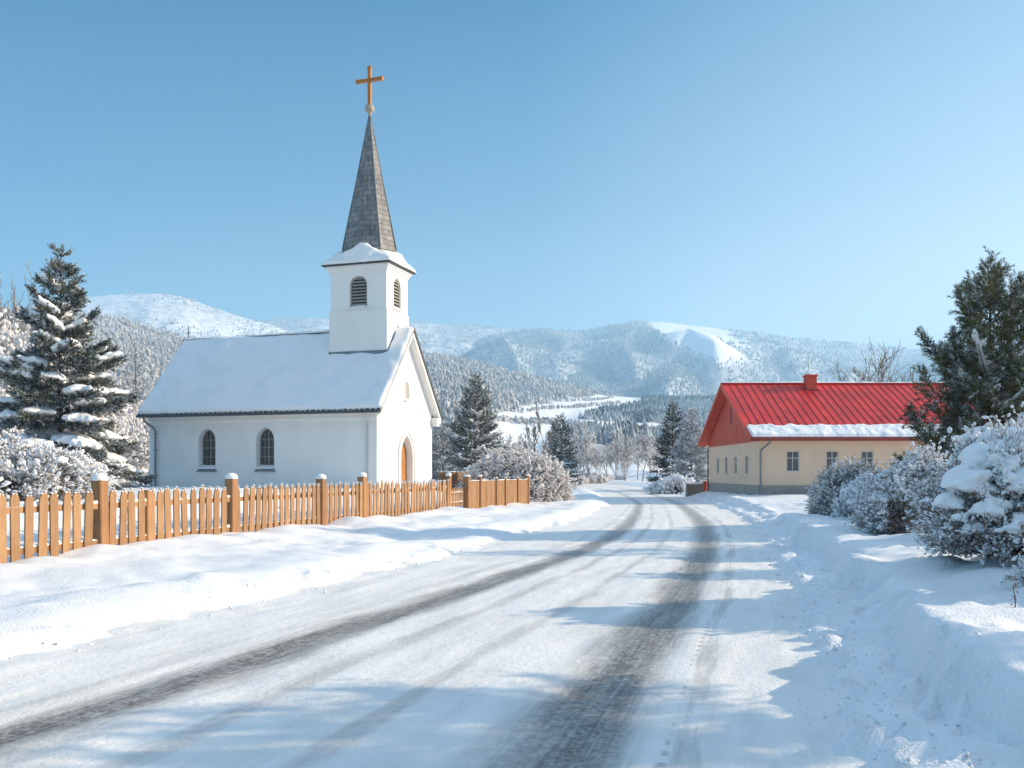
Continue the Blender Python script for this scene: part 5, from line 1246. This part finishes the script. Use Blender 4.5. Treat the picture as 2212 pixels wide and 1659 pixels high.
    bush('snowy_bush', (8.9, 15.6, gz(8.6, 15.6) - .1), 1.2, 1.1, 2.05, 84, 'tall reddish twig bush rising behind the heavily snowed bush', stems=300, twigs=9, clump=.022, clumps=1.0, rtwig=.006, leaf=.8, leafs=.045, lump=.2, spikes=34, big=8, bigs=(.12, .25))
    rg = np.random.RandomState(8)
    cov = []
    for (x, y, z, s) in ((-.92, -.35, 1.02, .24), (-.60, -.12, 1.30, .27), (-.12, -.2, 1.50, .28), (-.80, -.66, .72, .19), (-1.14, -.30, .78, .15), (-.32, -.76, 1.04, .25), (.28, -.62, 1.28, .28), (.40, -1.0, .84, .24), (.86, -.7, 1.06, .26), (-.96, -.55, .46, .13), (.55, -.15, 1.58, .28), (-.3, .4, 1.55, .26), (.02, -1.0, .66, .15), (.95, -.95, .62, .22), (1.15, -.5, 1.34, .27), (-.55, -.88, .60, .13), (-.5, -.55, 1.22, .16), (.05, -.5, 1.42, .17)):
        cov.append((x, y, z, s * 1.0, s * .92, s * .62))
        for k in range(3):
            az = rg.uniform(2.6, 6.0); cov.append((x + math.cos(az) * s * .7, y + math.sin(az) * s * .6, z - s * rg.uniform(.2, .5), s * rg.uniform(.55, .8), s * .6, s * rg.uniform(.26, .38)))
    bush('snowy_bush', (6.45, 11.35, gz(6.2, 11.2) - .08), 1.36, 1.2, 1.62, 85, 'nearest bush bowed under thick rounded pillows of snow', stems=760, twigs=14, clump=.0145, clumps=2.6, rtwig=.0048, leaf=.5, leafs=.035, lump=.22, covers=cov, big=40, bigs=(.05, .12), low=-.02, spikes=10)
    bush('snowy_bush', (6.05, 9.55, gz(5.9, 9.6) - .06), .85, .55, .62, 86, 'low spreading juniper-like bush under the heavily snowed bush', stems=170, twigs=10, clump=.016, clumps=1.1, rtwig=.005, lump=.25, covers=[(-.15, -.1, .56, .5, .2, .10), (.3, .0, .5, .4, .25, .12)])
    # dry stalk in the snow
    g = Geo(); z = gz(4.82, 8.72); pts = [(0, 0, -.05), (.012, 0, .12), (-.006, .01, .24), (.01, 0, .36)]; g.pipe(pts, [.007, .006, .005, .004], 5)
    s = empty('dry_stalk', (4.82, 8.72, z)); tag(s, 'single dry stalk sticking out of the snow in front of the nearest bush', 'plant'); g.build('stem', M['twig_brown'], s)
    q = Geo(); P = np.array([(rg.normal(0, .012), rg.normal(0, .012), .03 + .33 * k / 26) for k in range(27)]); T = np.array([[0, 0, 0], [.5, .28, .05], [1, 0, 0], [.5, -.28, .05]])
    inst(q, T, np.array([[0, 1, 2, 3]]), frames(rg.normal(0, 1, (27, 3))) * .035, P); q.build('leaves', M['leaf_dry'], s)
    s2 = copy_tree(s); s2.location = (-2.35, 11.6, gz(-2.35, 11.6) - .2); s2.rotation_euler = (.5, .6, 1); s2['label'] = 'dry grass tip bent over in the white verge left of the road'; s2['category'] = 'plant'
    # trees right of the view that throw the long shadows over road and bank
    for i, (x, y, h, r, z0, l) in enumerate(((9.6, 7.2, 4.1, 1.9, .68, 'high-crowned young pine right of the road behind the nearest bush'), (9.9, 5.9, 4.3, 1.9, .68, 'high-crowned young pine nearest to the viewer right of the road'), (13.2, 20.6, 5.6, 1.7, .05, 'young spruce between the pine and the middle snowy bush'), (8.0, 4.6, 2.3, .9, .05, 'low young spruce on the bank under the high-crowned pines'), (7.4, 3.2, 2.2, .8, .05, 'smallest young spruce on the bank right beside the viewer'))):
        conifer('spruce_tree' if z0 < .3 else 'pine_tree', h, r if z0 < .3 else r * 2.0, 90 + i, l, 'spruce' if z0 < .3 else 'pine', loc=(x, y, .4), whorl=16 if z0 < .3 else 9, nb=6, dens=12, spr=.42, pads=.2, temps=SPR_LITE, z0=z0)

def main():
    random.seed(1)
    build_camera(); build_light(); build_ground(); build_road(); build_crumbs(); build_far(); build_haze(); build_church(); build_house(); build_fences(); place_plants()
    c = SC.cycles; c.use_denoising = True
    try: c.denoiser = 'OPENIMAGEDENOISE'
    except Exception: pass
    c.max_bounces = 8; c.diffuse_bounces = 4; c.volume_bounces = 1; c.use_adaptive_sampling = True; c.adaptive_threshold = .02
    c.sample_clamp_indirect = 6
main()
